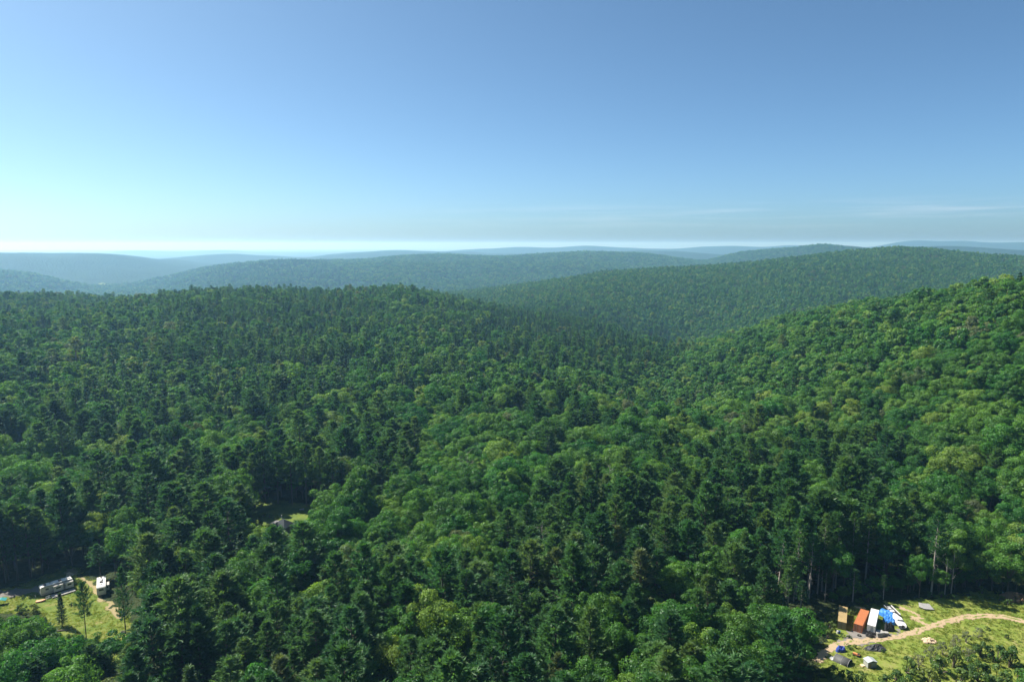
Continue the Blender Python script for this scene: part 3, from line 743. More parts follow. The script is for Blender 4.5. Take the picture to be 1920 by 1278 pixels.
C_NAVY = worn('dark_blue_tarpaulin', (0.02, 0.05, 0.26), 0.55, 0.2, 1.2)
C_TEAL = worn('teal_tarpaulin', (0.02, 0.22, 0.24), 0.55, 0.2, 1.2)
C_BOAT = worn('white_boat_cover', (0.56, 0.56, 0.56), 0.6, 0.18, 0.8)
C_BLACK = worn('black_tarpaulin', (0.028, 0.030, 0.034), 0.5, 0.4, 1.5, dirtcol=(0.10, 0.10, 0.10))
C_GREY = worn('grey_block', (0.30, 0.295, 0.28), 0.85, 0.5, 1.0)
C_ROCK = worn('sandstone', (0.46, 0.36, 0.25), 0.9, 0.5, 1.5, dirtcol=(0.30, 0.13, 0.07))
C_WOOD = worn('weathered_wood', (0.27, 0.22, 0.17), 0.85, 0.4, 1.2)
C_PALEWOOD = worn('fresh_lumber', (0.58, 0.44, 0.28), 0.8, 0.3, 1.2)
C_RUST = worn('orange_plastic', (0.52, 0.20, 0.08), 0.55, 0.3, 1.0)
C_RUSTPALE = worn('orange_plastic_faded', (0.60, 0.30, 0.15), 0.55, 0.3, 1.0)
C_ROOF = worn('slate_metal_roof', (0.014, 0.023, 0.030), 0.8, 0.25, 0.5, dirtcol=(0.022, 0.030, 0.036))
C_CABIN = worn('cabin_logs', (0.12, 0.085, 0.06), 0.85, 0.4, 1.0)
C_DIRTPILE = worn('bare_earth', (0.26, 0.16, 0.10), 0.95, 0.5, 0.8)
def glass_mat():
    m_, t_ = mat_new('dark_glass'); surf(t_, (0.02, 0.025, 0.03), 0.08, 0, spec=0.6); return m_
C_GLASS = glass_mat()

def heading(p, q): return math.atan2(-(q.x - p.x), q.y - p.y)
def wheel(mb, c, r, w_, n=12):
    mb.tube([(c[0] - w_/2, c[1], c[2]), (c[0] + w_/2, c[1], c[2])], r, n)

# ------------------------------------------------------------------ shipping containers
def corrugated(mb, p0, p1, z0, z1, depth, pitch=0.28):
    """trapezoid ribbed wall from p0 to p1, ribs pushed in to the left hand side"""
    p0, p1 = Vector((*p0, 0)), Vector((*p1, 0)); d = p1 - p0; ln = d.length; d.normalize(); n = Vector((-d.y, d.x, 0))
    k_ = max(2, int(ln / pitch)); st = ln / k_; pts = []
    for i in range(k_):
        for f, o in ((0, 0), (.3, 0), (.42, depth), (.82, depth), (.94, 0)):
            pts.append(p0 + d * (i + f) * st + n * o)
    pts.append(p1)
    vv = [(p.x, p.y, z0) for p in pts] + [(p.x, p.y, z1) for p in pts]; m_ = len(pts)
    mb.add(vv, [(i, i+1, m_+i+1, m_+i) for i in range(m_-1)])
def container(name, pn, rz, Lc, paint, label):
    """origin at the middle of the near end, body runs along +Y"""
    o = empty(name, pn, rz); W, Hc, z0 = 2.3, 2.35, 0.1
    b = MB(); corrugated(b, (-W/2+.03, .1), (-W/2+.03, Lc-.1), z0+.16, z0+Hc-.1, -0.045 * -1 if False else 0.045 * -1)
    corrugated(b, (W/2-.03, Lc-.1), (W/2-.03, .1), z0+.16, z0+Hc-.1, -0.045)
    corrugated(b, (-W/2+.1, Lc-.03), (W/2-.1, Lc-.03), z0+.16, z0+Hc-.1, -0.045)
    b.build('side_walls', paint, o)
    r = MB(); k_ = int(Lc / 0.6)
    r.box((0, Lc/2, z0+Hc-.06), (W-.16, Lc-.2, .06))
    for i in range(k_): r.box((0, .35 + (Lc-.7) * i / (k_-1), z0+Hc-.02), (W-.4, .26, .03))
    r.build('roof', paint, o)
    f = MB(); f.box((0, Lc/2, z0+.08), (W-.1, Lc-.1, .16))
    for sx in (-1, 1):
        for y in (.08, Lc-.08): f.box((sx*(W/2-.08), y, z0+Hc/2), (.16, .16, Hc))
        f.box((sx*(W/2-.05), Lc/2, z0+Hc-.05), (.1, Lc-.33, .1))
    for y in (.08, Lc-.08): f.box((0, y, z0+Hc-.05), (W-.33, .1, .1))
    f.build('frame', paint, o)
    for sx in (-1, 1):
        d = MB(); corrugated(d, (sx*.55-.53, 0.06), (sx*.55+.53, 0.06), z0+.17, z0+Hc-.11, 0.05, 0.53)
        dr = d.build('door', paint, o)
        for q_ in (-.22, .22):
            MB().tube([(sx*.55+q_, .01, z0+.2), (sx*.55+q_, .01, z0+Hc-.15)], .03, 5).build('lock_rod', C_STEEL, dr)
    return tag(o, label, 'container')
P1, P2 = at(1607.8, 1185), at(1621.5, 1155)
container('shipping_container', P1, heading(P1, P2), 10.2, C_ORANGE, 'bright orange corrugated shipping container with its doors towards the track')
P1, P2 = at(1578, 1180), at(1580.2, 1151)
container('shipping_container', P1, heading(P1, P2), 9.8, C_TAN, 'tan shipping container nearest the tall pines, dappled with shade')

# ------------------------------------------------------------------ white box trailer
P1, P2 = at(1632.5, 1189), at(1639, 1160)
t_ = empty('box_trailer', P1, heading(P1, P2)); Lt = 11.6; t_.scale = (.84, .9, .8)
MB().box((0, Lt/2, 2.3), (2.5, Lt, 2.6)).build('box', C_WHITE, t_)
r = MB()
for i in range(9): r.box((0, .7 + i*1.32, 3.615), (2.4, .05, .03))
for sx in (-1, 1): r.box((sx*1.22, Lt/2, 3.62), (.07, Lt, .05))
r.build('roof_ribs', C_WHITE, t_)
f = MB(); f.box((-.45, Lt/2, .88), (.14, Lt-.4, .22)); f.box((.45, Lt/2, .88), (.14, Lt-.4, .22)); f.build('underframe', C_DARK, t_)
f = MB(); f.box((0, -.012, 1.06), (2.5, .1, .16)); f.box((0, .05, .55), (2.3, .1, .12)); f.box((-.8, .05, .8), (.08, .08, .45)); f.box((.8, .05, .8), (.08, .08, .45)); f.build('rear_bumper', C_STEEL, t_)
for sx in (-1, 1):
    f = MB(); f.box((sx*.615, -.03, 2.35), (1.2, .05, 2.35)); d = f.build('door', C_WHITE, t_)
    MB().tube([(sx*.2, -.08, 1.2), (sx*.2, -.08, 3.4)], .025, 5).build('lock_rod', C_STEEL, d)
    for y in (1.6, 2.8):
        f = MB(); wheel(f, (sx*.95, y, .5), .5, .5); f.build('wheel', C_RUBBER, t_)
    MB().box((sx*.7, Lt-2.4, .45), (.12, .12, .9)).build('landing_leg', C_STEEL, t_)
tag(t_, 'long white box trailer parked between the orange container and the blue tarpaulins', 'trailer')

# ------------------------------------------------------------------ covers, heaps and loads
def mound(name, c, L_, W_, H_, rz, mat, label, cat, seed, n=14, rough=.16, sharp=0.55, parent=None):
    """closed lumpy heap: steep sides down to the ground"""
    rs = np.random.default_rng(seed); vv = []; ff = []
    k_ = rs.uniform(0, 6.28, 8)
    for i in range(n):
        for j in range(n):
            a, b = i/(n-1)*2-1, j/(n-1)*2-1
            # square to disc
            x, y = a*math.sqrt(1-b*b/2), b*math.sqrt(1-a*a/2); rr = math.hypot(x, y)
            h = max(0, 1-rr**(1/sharp*1.2))**sharp
            lump = 1 + rough*(math.sin(5*a+k_[0])*math.cos(4*b+k_[1]) + .7*math.sin(9*a+7*b+k_[2]) + .6*rs.normal())
            out = 1 + rough*.5*math.sin(3*math.atan2(y, x)+k_[3])
            vv.append((x*W_/2*out, y*L_/2*out, H_*h*lump - (.08 if rr > .98 else 0)))
    for i in range(n-1):
        for j in range(n-1): ff.append((i*n+j, (i+1)*n+j, (i+1)*n+j+1, i*n+j+1))
    b0 = len(vv); vv.append((0, 0, -.1))
    ring = [j for j in range(n)] + [i*n+n-1 for i in range(1, n)] + [(n-1)*n+j for j in range(n-2, -1, -1)] + [i*n for i in range(n-2, 0, -1)]
    for i in range(len(ring)): ff.append((ring[i], ring[(i+1) % len(ring)], b0))
    o = MB().add(vv, ff).build(name, mat, parent)
    if parent is None: o.location = c; o.rotation_euler = (0, 0, rz); tag(o, label, cat)
    return o
mound('tarpaulin_heap', at(1663, 1154.5), 5.4, 3.0, 1.5, .55, C_BLUE, 'blue tarpaulin over a load right beside the white box trailer', 'tarpaulin', 1, sharp=.35)
mound('tarpaulin_heap', at(1668, 1166), 3.8, 3.2, 1.6, .35, C_BLUE, 'bright blue tarpaulin heap in front of the other, beside the white boat', 'tarpaulin', 2, sharp=.35)
mound('junk_heap', at(1666, 1180), 2.6, 2.8, 1.7, .2, C_BLACK, 'dark heap of scrap in front of the bright blue tarpaulin', 'scrap heap', 3, rough=.4, sharp=.45)
mound('covered_machine', at(1631, 1192.5), 1.8, 2.2, 1.2, .3, C_DARK, 'small dark covered lump at the near end of the white box trailer', 'covered machine', 4, rough=.25, sharp=.4)
def block(name, c, d, rz, label, cat, mat, seed):
    rs = np.random.default_rng(seed); mb = MB().box((0, 0, d[2]/2), d)
    mb.v = [(x + rs.normal()*.10*d[0], y + rs.normal()*.08*d[1], max(-.05, z + rs.normal()*.06*d[2])) for x, y, z in mb.v]
    o = mb.build(name, mat); bv = o.modifiers.new('edge', 'BEVEL'); bv.width = .14; bv.segments = 2
    o.location = c; o.rotation_euler = (0, 0, rz); return tag(o, label, cat)
block('stone_block', at(1650, 1191), (2.7, 1.7, 1.35), .25, 'largest pale grey block beside the track in front of the trailers', 'stone block', C_GREY, 5)
block('stone_block', at(1660, 1190), (1.5, 1.2, .95), -.2, 'small grey block next to the dark scrap heap', 'stone block', C_GREY, 6)
# flat trailer with a striped load
P1, P2 = at(1681, 1156), at(1669, 1144)
t_ = empty('flat_trailer', P1, heading(P1, P2))
MB().box((0, 2.6, .62), (2.2, 5.2, .16)).build('deck', C_DARK, t_)
for sx in (-1, 1):
    MB().box((sx*1.09, 2.6, .82), (.12, 5.3, .34)).build('side_rail', C_WHITE, t_)
    f = MB(); wheel(f, (sx*1.0, 2.4, .3), .32, .22); f.build('wheel', C_RUBBER, t_)
f = MB(); f.tube([(0, 5.2, .55), (0, 6.4, .5)], .06, 6); f.build('drawbar', C_STEEL, t_)
tag(t_, 'black flat trailer with white side rails behind the blue tarpaulins', 'trailer')
for i, (x, y, d, lb) in enumerate(((-.45, 3.4, (.8, 1.5, .5), 'white bundle lying at the far end of the flat trailer'), (-.35, 1.7, (.9, 1.2, .45), 'white bundle lying in the middle of the flat trailer'))):
    o = MB().box((0, 0, d[2]/2), d).build('bundle', C_BOAT); bv = o.modifiers.new('edge', 'BEVEL'); bv.width = .12; bv.segments = 2
    M_ = Matrix.Translation(P1) @ Matrix.Rotation(heading(P1, P2), 4, 'Z'); o.location = M_ @ Vector((x, y, .70)); o.rotation_euler = (0, 0, heading(P1, P2) + .1*i); tag(o, lb, 'bundle')
# white boat on the grass
def hull(L_, W_, H_, n=14, m_=9):
    vv, ff = [], []
    for i in range(n):
        t__ = i/(n-1); y = t__*L_; wd = W_/2*(1-max(0, (t__-.45)/.55)**2.2)*(0.86+.14*min(1, t__*5)) + .02; hh = H_*(.8+.35*t__**2)
        for j in range(m_):
            a = math.pi*j/(m_-1); vv.append((-wd*math.cos(a)*abs(math.cos(a))**-.25 if abs(math.cos(a)) > .02 else 0, y, hh*(1-math.sin(a)**.7)))
    for i in range(n-1):
        for j in range(m_-1): ff.append((i*m_+j, i*m_+j+1, (i+1)*m_+j+1, (i+1)*m_+j))
    ff.append(tuple(range(m_))); ff.append(tuple((n-1)*m_+j for j in range(m_-1, -1, -1)))
    return vv, ff
def boat(name, p, rz, L_, W_, H_, hullmat, topmat, label, lift=.0, cabin=True):
    o = empty(name, p, rz); vv, ff = hull(L_, W_, H_); MB().add([(x, y, z+lift) for x, y, z in vv], ff).build('hull', hullmat, o, True)
    n = 12; top = MB(); vv = []; ff = []
    for i in range(n):
        t__ = i/(n-1); wd = W_/2*(1-max(0, (t__-.45)/.55)**2.2)*(0.86+.14*min(1, t__*5)) + .03; hh = H_*(.8+.35*t__**2)
        for j in range(7):
            a = j/6*2-1; vv.append((a*wd, t__*L_, lift + hh + .02 + (1-a*a)*(.28 if cabin else .1)*math.sin(math.pi*min(1, t__*1.15))))
    for i in range(n-1):
        for j in range(6): ff.append((i*7+j, i*7+j+1, (i+1)*7+j+1, (i+1)*7+j))
    top.add(vv, ff); top.build('cover', topmat, o, True)
    if cabin:
        f = MB(); f.box((0, L_*.42, lift+H_*.9+.45), (W_*.6, L_*.22, .5)); f.build('cabin', topmat, o)
        MB().box((0, L_*.55, lift+H_*.9+.45), (W_*.5, .05, .3)).build('windscreen', C_DARK, o)
        MB().box((0, -.15, lift+.7), (.45, .3, .8)).build('outboard_motor', C_DARK, o)
    return tag(o, label, 'boat')
P1, P2 = at(1692, 1180), at(1678, 1161)
boat('boat', P1, heading(P1, P2), 6.6, 2.5, 1.15, C_BOAT, C_BOAT, 'white boat standing on the grass to the side of the blue tarpaulins', .35)

# black brush mound with leaning poles
c = at(1642, 1215)
o = empty('brush_mound', c, .2)
mound('mound', None, 3.6, 6.6, .95, 0, C_BLACK, None, None, 8, rough=.28, sharp=.8, parent=o)
rs = np.random.default_rng(11)
for i in range(11):
    a = rs.uniform(0, 6.28); x, y = 1.5*math.cos(a), .8*math.sin(a); z_ = .5
    MB().tube([(x, y, .45 - .16*math.hypot(x, y)), (x*.25+rs.normal()*.25, y*.25, 1.1+rs.uniform(0, .5))], [.05, .03], 5).build('pole', M_DEAD, o)
tag(o, 'low black mound with pale poles leaning on it, below the track', 'brush pile')

# hoop shelter, blue tarpaulin behind it
c = at(1580, 1240); o = empty('hoop_shelter', c, math.radians(42)); o.scale = (.72, .8, .55)
R_, Ls = 2.3, 4.6; vv, ff = [], []
na_ = 13
for i in range(na_):
    a = math.pi*i/(na_-1)
    for y in (-Ls/2, Ls/2):
        for rr in (R_, R_-.06): vv.append((-rr*math.cos(a), y, 1.1*rr*math.sin(a)))
for i in range(na_-1):
    b0 = i*4; b1 = b0+4
    ff += [(b0, b1, b1+2, b0+2), (b0+1, b0+3, b1+3, b1+1), (b0, b0+1, b1+1, b1), (b0+2, b1+2, b1+3, b0+3)]
MB().add(vv, ff).build('cover', worn('grey_shelter_sheet', (0.075, 0.08, 0.08), 0.6, 0.4, .8), o, True)
for y in (-Ls/2-.03, 0, Ls/2+.03):
    MB().tube([(-(R_+.04)*math.cos(math.pi*i/12), y, 1.1*(R_+.04)*math.sin(math.pi*i/12)) for i in range(13)], .07 if y else .04, 6).build('hoop', C_STEEL, o)
MB().add([(-R_*.95*math.cos(math.pi*i/12), Ls/2-.1, 1.05*R_*math.sin(math.pi*i/12)) for i in range(13)], [tuple(range(13))]).build('end_sheet', C_BLACK, o)
tag(o, 'arched dark shelter with pale hoop rims at the near corner of the clearing', 'shelter')
mound('tarpaulin_heap', at(1576, 1219), 2.2, 3.2, 1.1, .5, C_NAVY, 'dark blue tarpaulin behind the arched shelter', 'tarpaulin', 9, sharp=.4)
mound('debris_heap', at(1561, 1235), 1.4, 1.9, .6, 0, C_BOAT, 'small white heap beside the arched shelter', 'debris heap', 10, rough=.4, sharp=.6)
o = MB().tube([(-1.1, 0, .14), (1.1, .1, .14)], .12, 7).build('log', C_BOAT); o.location = at(1583, 1245); o.rotation_euler = (0, 0, .1); tag(o, 'pale log lying in front of the arched shelter', 'log')

# small grey shed
o = empty('shed', at(1631, 1248), .12)
MB().box((0, 0, .85), (2.5, 1.9, 1.7)).build('wall', worn('shed_boards', (0.30, 0.32, 0.30), .8, .4, 1.0), o)
MB().prism([(-1.4, 1.66), (0, 2.12), (1.4, 1.66), (1.4, 1.74), (0, 2.2), (-1.4, 1.74)], -1.1, 1.1).build('roof', worn('shed_roof_sheet', (0.34, 0.38, 0.39), .5, .3, 1.0), o)
MB().box((-.6, -.97, .72), (.7, .05, 1.4)).build('door', C_WOOD, o)
tag(o, 'tiny grey shed standing alone on the near side of the meadow', 'shed')
o = MB().box((-.5, 0, .1), (1.0, .9, .5)).build('crate', C_PALEWOOD); o.location = at(1620, 1247.5); o.rotation_euler = (0, 0, .3); tag(o, 'pale wooden crate beside the tiny grey shed', 'crate')

# small orange brown machine
o = empty('tractor', at(1606, 1229), .9)
MB().box((0, .4, .55), (.6, 1.1, .4)).build('bonnet', C_RUST, o); MB().box((0, -.45, .75), (.5, .5, .15)).build('seat', C_DARK, o)
MB().box((0, -.35, .5), (.8, .9, .3)).build('body', C_RUST, o)
for x, y, rr in ((-.45, .7, .22), (.45, .7, .22), (-.52, -.5, .36), (.52, -.5, .36)):
    f = MB(); wheel(f, (x, y, rr), rr, .2); f.build('wheel', C_RUBBER, o)
tag(o, 'small rusty orange lawn tractor between the black mound and the shelter', 'tractor')

# barrels and small white scraps by the tan container
for i, (u, v, mt, lb) in enumerate(((1570.5, 1187, C_BOAT, 'white barrel in the weeds below the tan container'), (1573.5, 1187.5, C_NAVY, 'dark blue barrel in the weeds below the tan container'), (1611, 1191.5, C_RUBBER, 'black tyre lying before the orange container'))):
    if i < 2:
        o = MB().tube([(0, 0, 0), (0, 0, .3), (0, 0, .32), (0, 0, .6), (0, 0, .62), (0, 0, .9)], [.29, .29, .31, .31, .29, .29], 12).build('barrel', mt); cat = 'barrel'
    else:
        mb = MB(); n = 16
        for k_ in range(n):
            for q_ in range(8):
                a, b = 2*math.pi*k_/n, 2*math.pi*q_/8; rr = .42+.16*math.cos(b); mb.v.append((rr*math.cos(a), rr*math.sin(a), .16+.16*math.sin(b)))
        mb.f = [(k_*8+q_, ((k_+1) % n)*8+q_, ((k_+1) % n)*8+(q_+1) % 8, k_*8+(q_+1) % 8) for k_ in range(n) for q_ in range(8)]
        o = mb.build('tyre', mt, None, True); cat = 'tyre'
    o.location = at(u, v); tag(o, lb, cat)
o = empty('plank_stack', at(1614, 1139), 1.3)
for i in range(4): MB().box((-.4+.25*i, .1*i, .05+.05*(i % 2)), (.22, 3.0, .05)).build('plank', C_PALEWOOD, o)
tag(o, 'pale planks lying in the grass behind the orange container', 'planks')

# stack of grey roofing sheets
o = empty('sheet_stack', at(1733, 1137), -.5)
for i in range(6):
    f = MB(); n = 14; vv = []
    for k_ in range(n*2+1):
        x = -1.5 + 3.0*k_/(n*2); vv += [(x, -1.5, .03*(k_ % 2)), (x, 1.5, .03*(k_ % 2))]
    f.add(vv, [(2*k_, 2*k_+2, 2*k_+3, 2*k_+1) for k_ in range(n*2)])
    s_ = f.build('roofing_sheet', C_STEEL, o); s_.location = (.12*i, -.1*i, .3+.06*i); s_.rotation_euler = (.02*i, .05, .09*i)
MB().box((0, 0, .13), (2.8, 2.8, .22)).build('pallet', C_WOOD, o)
tag(o, 'stack of grey metal roofing sheets at the upper edge of the meadow', 'metal sheets')

# heaps of stones
def stone_heap(name, c, R_, H_, n, mat, label, seed, rmin=.25, rmax=.55):
    rs = np.random.default_rng(seed); mb = MB()
    ico = [(0,0,-1),(.72,-.53,-.45),(-.28,-.85,-.45),(-.89,0,-.45),(-.28,.85,-.45),(.72,.53,-.45),(.28,-.85,.45),(-.72,-.53,.45),(-.72,.53,.45),(.28,.85,.45),(.89,0,.45),(0,0,1)]
    icf = [(0,1,2),(1,0,5),(0,2,3),(0,3,4),(0,4,5),(1,5,10),(2,1,6),(3,2,7),(4,3,8),(5,4,9),(1,10,6),(2,6,7),(3,7,8),(4,8,9),(5,9,10),(6,10,11),(7,6,11),(8,7,11),(9,8,11),(10,9,11)]
    for i in range(n):
        rr = R_*math.sqrt(rs.uniform()); a = rs.uniform(0, 6.28); s_ = rs.uniform(rmin, rmax)
        cc = Vector((rr*math.cos(a), rr*math.sin(a)*.8, H_*(1-rr/R_)*rs.uniform(.3, 1)+s_*.3)); sc_ = rs.uniform(.6, 1.2, 3)*s_
        mb.add([cc + Vector((x*sc_[0]*rs.uniform(.8, 1.2), y*sc_[1]*rs.uniform(.8, 1.2), z*sc_[2]*.8)) for x, y, z in ico], icf)
    o = mb.build(name, mat); o.location = c; return tag(o, label, 'stone heap')
stone_heap('stone_heap', at(1742, 1202), 1.8, 1.0, 70, C_ROCK, 'heap of pale and rusty stones below the bend of the track', 21)
stone_heap('stone_heap', at(1906, 1121), 4.2, 1.6, 110, C_DIRTPILE, 'brown bank of earth and stones under the trees by the upper meadow', 22, .3, .8)

# ------------------------------------------------------------------ campers
def camper(name, p, rz, Lr, label, slides, vents, stripe=True):
    """near end at the origin, body along +Y, door side on +X"""
    o = empty(name, p, rz); W, z0, z1 = 2.5, .55, 3.25
    prof = [(0.0, z0+.25), (.15, z0), (Lr-.9, z0), (Lr, z0+1.0), (Lr-.12, z1-.15), (Lr-.4, z1), (.35, z1), (.06, z1-.2)]
    b = MB(); n = len(prof)
    b.add([(-W/2, y, z) for y, z in prof] + [(W/2, y, z) for y, z in prof], [tuple(range(n)), tuple(range(2*n-1, n-1, -1))] + [(i, n+i, n+(i+1) % n, (i+1) % n) for i in range(n)])
    b.build('body', C_CAMPER, o)
    MB().box((0, Lr/2, z1+.02), (W-.12, Lr-.9, .04)).build('roof', C_WHITE, o)
    if stripe:
        for sx in (-1, 1):
            MB().box((sx*(W/2+.006), Lr/2-.2, z0+.35), (.012, Lr-1.0, .5)).build('stripe', C_CAMPERGREY, o)
            MB().box((sx*(W/2+.008), Lr/2-.2, z1-.17), (.016, Lr-1.2, .12)).build('gutter', C_DARK, o)
    for (y, x, sx_, sy_, sz_) in vents:
        f = MB(); f.box((x, y, z1+.04+sz_/2), (sx_, sy_, sz_)); v_ = f.build('roof_unit', C_DARK if sz_ > .22 else C_STEEL, o)
        bv = v_.modifiers.new('edge', 'BEVEL'); bv.width = .05
    for (y, ln_, sd, h0, h1) in slides:
        f = MB(); f.box((sd*(W/2+.45), y, (h0+h1)/2), (.9, ln_, h1-h0)); s_ = f.build('slide_out', C_CAMPER, o)
        MB().box((sd*(W/2+.45), y, h1+.03), (1.0, ln_+.1, .05)).build('slide_roof', C_CAMPERGREY, s_)
        MB().box((sd*(W/2+.905), y, h0+(h1-h0)*.62), (.02, ln_*.5, .62)).build('window', C_GLASS, s_)
        MB().box((sd*(W/2+.40), y-ln_/2-.006, h0+(h1-h0)*.62), (.4, .02, .6)).build('window', C_GLASS, s_)
    for y in (Lr*.36, Lr*.36+.85):
        for sx in (-1, 1):
            f = MB(); wheel(f, (sx*(W/2-.16), y, .36), .36, .24); f.build('wheel', C_RUBBER, o)
    MB().box((0, .045, z0+1.75), (1.3, .08, .6)).build('window', C_GLASS, o)
    for y in (Lr*.2, Lr*.85):
        for sx in (-1, 1): MB().box((sx*(W/2+.012), y, z0+1.65), (.024, .9, .6)).build('window', C_GLASS, o)
    MB().box((W/2+.02, Lr*.72, z0+1.15), (.03, .75, 1.9)).build('door', C_CAMPERGREY, o)
    f = MB(); f.tube([(-.5, Lr-.6, .5), (0, Lr+1.3, .5)], .06, 6); f.tube([(.5, Lr-.6, .5), (0, Lr+1.3, .5)], .06, 6); f.build('drawbar', C_DARK, o)
    for sx in (-1, 1):
        for y in (.8, Lr-1.0): MB().box((sx*1.0, y, .28), (.1, .1, .56)).build('jack', C_STEEL, o)
    return tag(o, label, 'camper')
PA, PB = at(77, 1120), at(121, 1106.5)
hd = heading(PA, PB); LC = min(11.5, max(9.0, (PB - PA).length))
back = Matrix.Rotation(hd, 3, 'Z') @ Vector((-1.25, 0, 0))
camper('camper_trailer', PA + back, hd, LC, 'long white camper trailer with side slide-outs, parked next to a wooden deck',
       [(LC*.52, 2.6, 1, .85, 2.75), (LC*.86, 2.2, 1, .85, 2.75)], [(1.4, 0, .9, .8, .3), (LC*.33, -.55, .5, .5, .14), (LC*.62, .1, .9, .8, .3), (LC*.85, -.2, .45, .45, .14), (LC*.9, .4, .4, .4, .2)])
P1, P2 = at(191, 1118), at(191.5, 1100)
camper('camper_trailer', P1, heading(P1, P2), 8.2, 'shorter white camper trailer seen end on at the edge of the woods',
       [(3.2, 2.2, 1, .85, 2.6)], [(1.9, 0, .5, .5, .15), (3.6, 0, .9, .85, .32), (5.1, .3, .5, .5, .24), (6.9, 0, .5, .5, .24)])
# deck
ax = Matrix.Rotation(hd, 3, 'Z'); dc = PA + ax @ Vector((2.3, LC*.62, 0))
o = empty('wooden_deck', (dc.x, dc.y, float(gz(dc.x, dc.y))), hd)
for i in range(12): MB().box((-1.2+.21*i, 0, .42), (.195, LC*.72, .04)).build('plank', C_STEEL if i % 3 == 0 else C_GREY, o)
for y in (-LC*.34, 0, LC*.34):
    for x in (-1.1, 1.0): MB().box((x, y, .2), (.12, .12, .4)).build('post', C_WOOD, o)
MB().box((1.18, -LC*.12, .2), (.05, LC*.45, .3)).build('skirt', C_WOOD, o)
tag(o, 'grey plank deck along the side of the long camper', 'deck')
for u, v, lb in ((88.3, 1123.5, 'white garden chair near the end of the grey deck'), (92.8, 1121.5, 'white garden chair beside the middle of the grey deck')):
    o = empty('garden_chair', at(u, v), .8)
    MB().box((0, 0, .42), (.55, .5, .05)).build('seat', C_BOAT, o); MB().box((0, .25, .7), (.55, .05, .6)).build('backrest', C_BOAT, o)
    for x in (-.24, .24):
        for y in (-.2, .22): MB().box((x, y, .2), (.05, .05, .4)).build('leg', C_BOAT, o)
    tag(o, lb, 'chair')
boat('small_boat', at(67.5, 1129), math.radians(-68), 2.6, 1.1, .5, C_RUST, C_RUSTPALE, 'small orange boat lying on the grass below the long camper', 0.05, cabin=False)
f = MB(); f.tube([(0, 0, -.1), (0, 0, 1.5)], .06, 6); f.box((0, .05, 1.15), (.3, .12, .5)); o = f.build('post', C_STEEL); o.location = at(67, 1124); tag(o, 'short grey utility post beside the small orange boat', 'post')
# teal canopy at the edge of the picture
o = empty('canopy', at(3, 1132), math.radians(22)); o.scale = (.7, .6, .7)
MB().prism([(-2.0, 2.0), (0, 2.6), (2.0, 2.0), (2.0, 2.04), (0, 2.64), (-2.0, 2.04)], -1.6, 1.6).build('canopy_sheet', C_TEAL, o)
for x in (-1.9, 1.9):
    for y in (-1.5, 1.5): MB().tube([(x, y, 0), (x, y, 2.05)], .04, 6).build('leg', C_STEEL, o)
tag(o, 'teal canopy by the gravel driveway, cut by the picture edge', 'canopy')
# pale lumber and sand behind the long camper
o = empty('lumber_pile', at(131.5, 1077), 0.9)
for i in range(7):
    b_ = MB().box((-1.0+.3*i, 0, 0), (.26, 3.2-.25*(i % 3), .1)).build('plank', C_PALEWOOD, o); b_.location = (0, .15*(i % 2), .1+.09*(i % 3)); b_.rotation_euler = (.03*i, 0, .12*(i-3))
tag(o, 'bright pile of fresh lumber at the top of the campsite grass', 'lumber')
mound('debris_heap', at(205, 1212), 2.2, 3.0, .8, .3, C_BOAT, 'white heap half hidden under the pines below the campsite', 'debris heap', 31, rough=.5, sharp=.7)
mound('debris_heap', at(230, 1187), 1.6, 1.4, .7, .3, C_GREY, 'small grey heap at the foot of the tall pine in the campsite', 'debris heap', 32, rough=.5, sharp=.7)
o = MB().tube([(-2.6, 0, .22), (0, .1, .24), (2.6, 0, .2)], [.2, .24, .16], 8).build('log', M_BARK); o.location = at(114, 1183); o.rotation_euler = (0, 0, .2); tag(o, 'dark fallen log on the campsite grass', 'log')

# ------------------------------------------------------------------ cabin with the dark hip roof
o = empty('cabin', at(532, 993), math.radians(-27)); o.scale = (.85, .85, .85); A, B, E, Pk = 4.0, 3.6, 2.6, 5.3
MB().box((0, 0, E/2), (2*A-.8, 2*B-.8, E)).build('wall', C_CABIN, o)
rf = empty('roof', (0, 0, 0)); rf.parent = o
ev = [(-A, -B, E), (A, -B, E), (A, B, E), (-A, B, E)]; rg = [(-.5, 0, Pk), (.5, 0, Pk)]
for k_, poly in enumerate(([ev[0], ev[1], rg[1], rg[0]], [ev[1], ev[2], rg[1]], [ev[2], ev[3], rg[0], rg[1]], [ev[3], ev[0], rg[0]])):
    n = len(poly); f = MB(); f.add(poly + [(x, y, z-.12) for x, y, z in poly], [tuple(range(n)), tuple(range(2*n-1, n-1, -1))] + [(i, n+i, n+(i+1) % n, (i+1) % n) for i in range(n)])
    pl = f.build('roof_plane', C_ROOF, rf)
MB().tube([(-1.2, .3, 5.2), (-1.2, .3, 6.8)], .16, 8).build('flue', C_BOAT, rf)
f = MB(); f.add([(-A-3.2, -1.5, 2.3), (-A+.2, -1.5, 3.0), (-A+.2, 2.4, 3.0), (-A-3.2, 2.4, 2.3), (-A-3.2, -1.5, 2.2), (-A+.2, -1.5, 2.9), (-A+.2, 2.4, 2.9), (-A-3.2, 2.4, 2.2)], [(0,1,2,3), (7,6,5,4), (0,4,5,1), (1,5,6,2), (2,6,7,3), (3,7,4,0)])
f.build('porch_roof', C_STEEL, o)
for y in (-1.4, .5, 2.3): MB().box((-A-3.05, y, 1.1), (.14, .14, 2.2)).build('porch_post', C_WOOD, o)
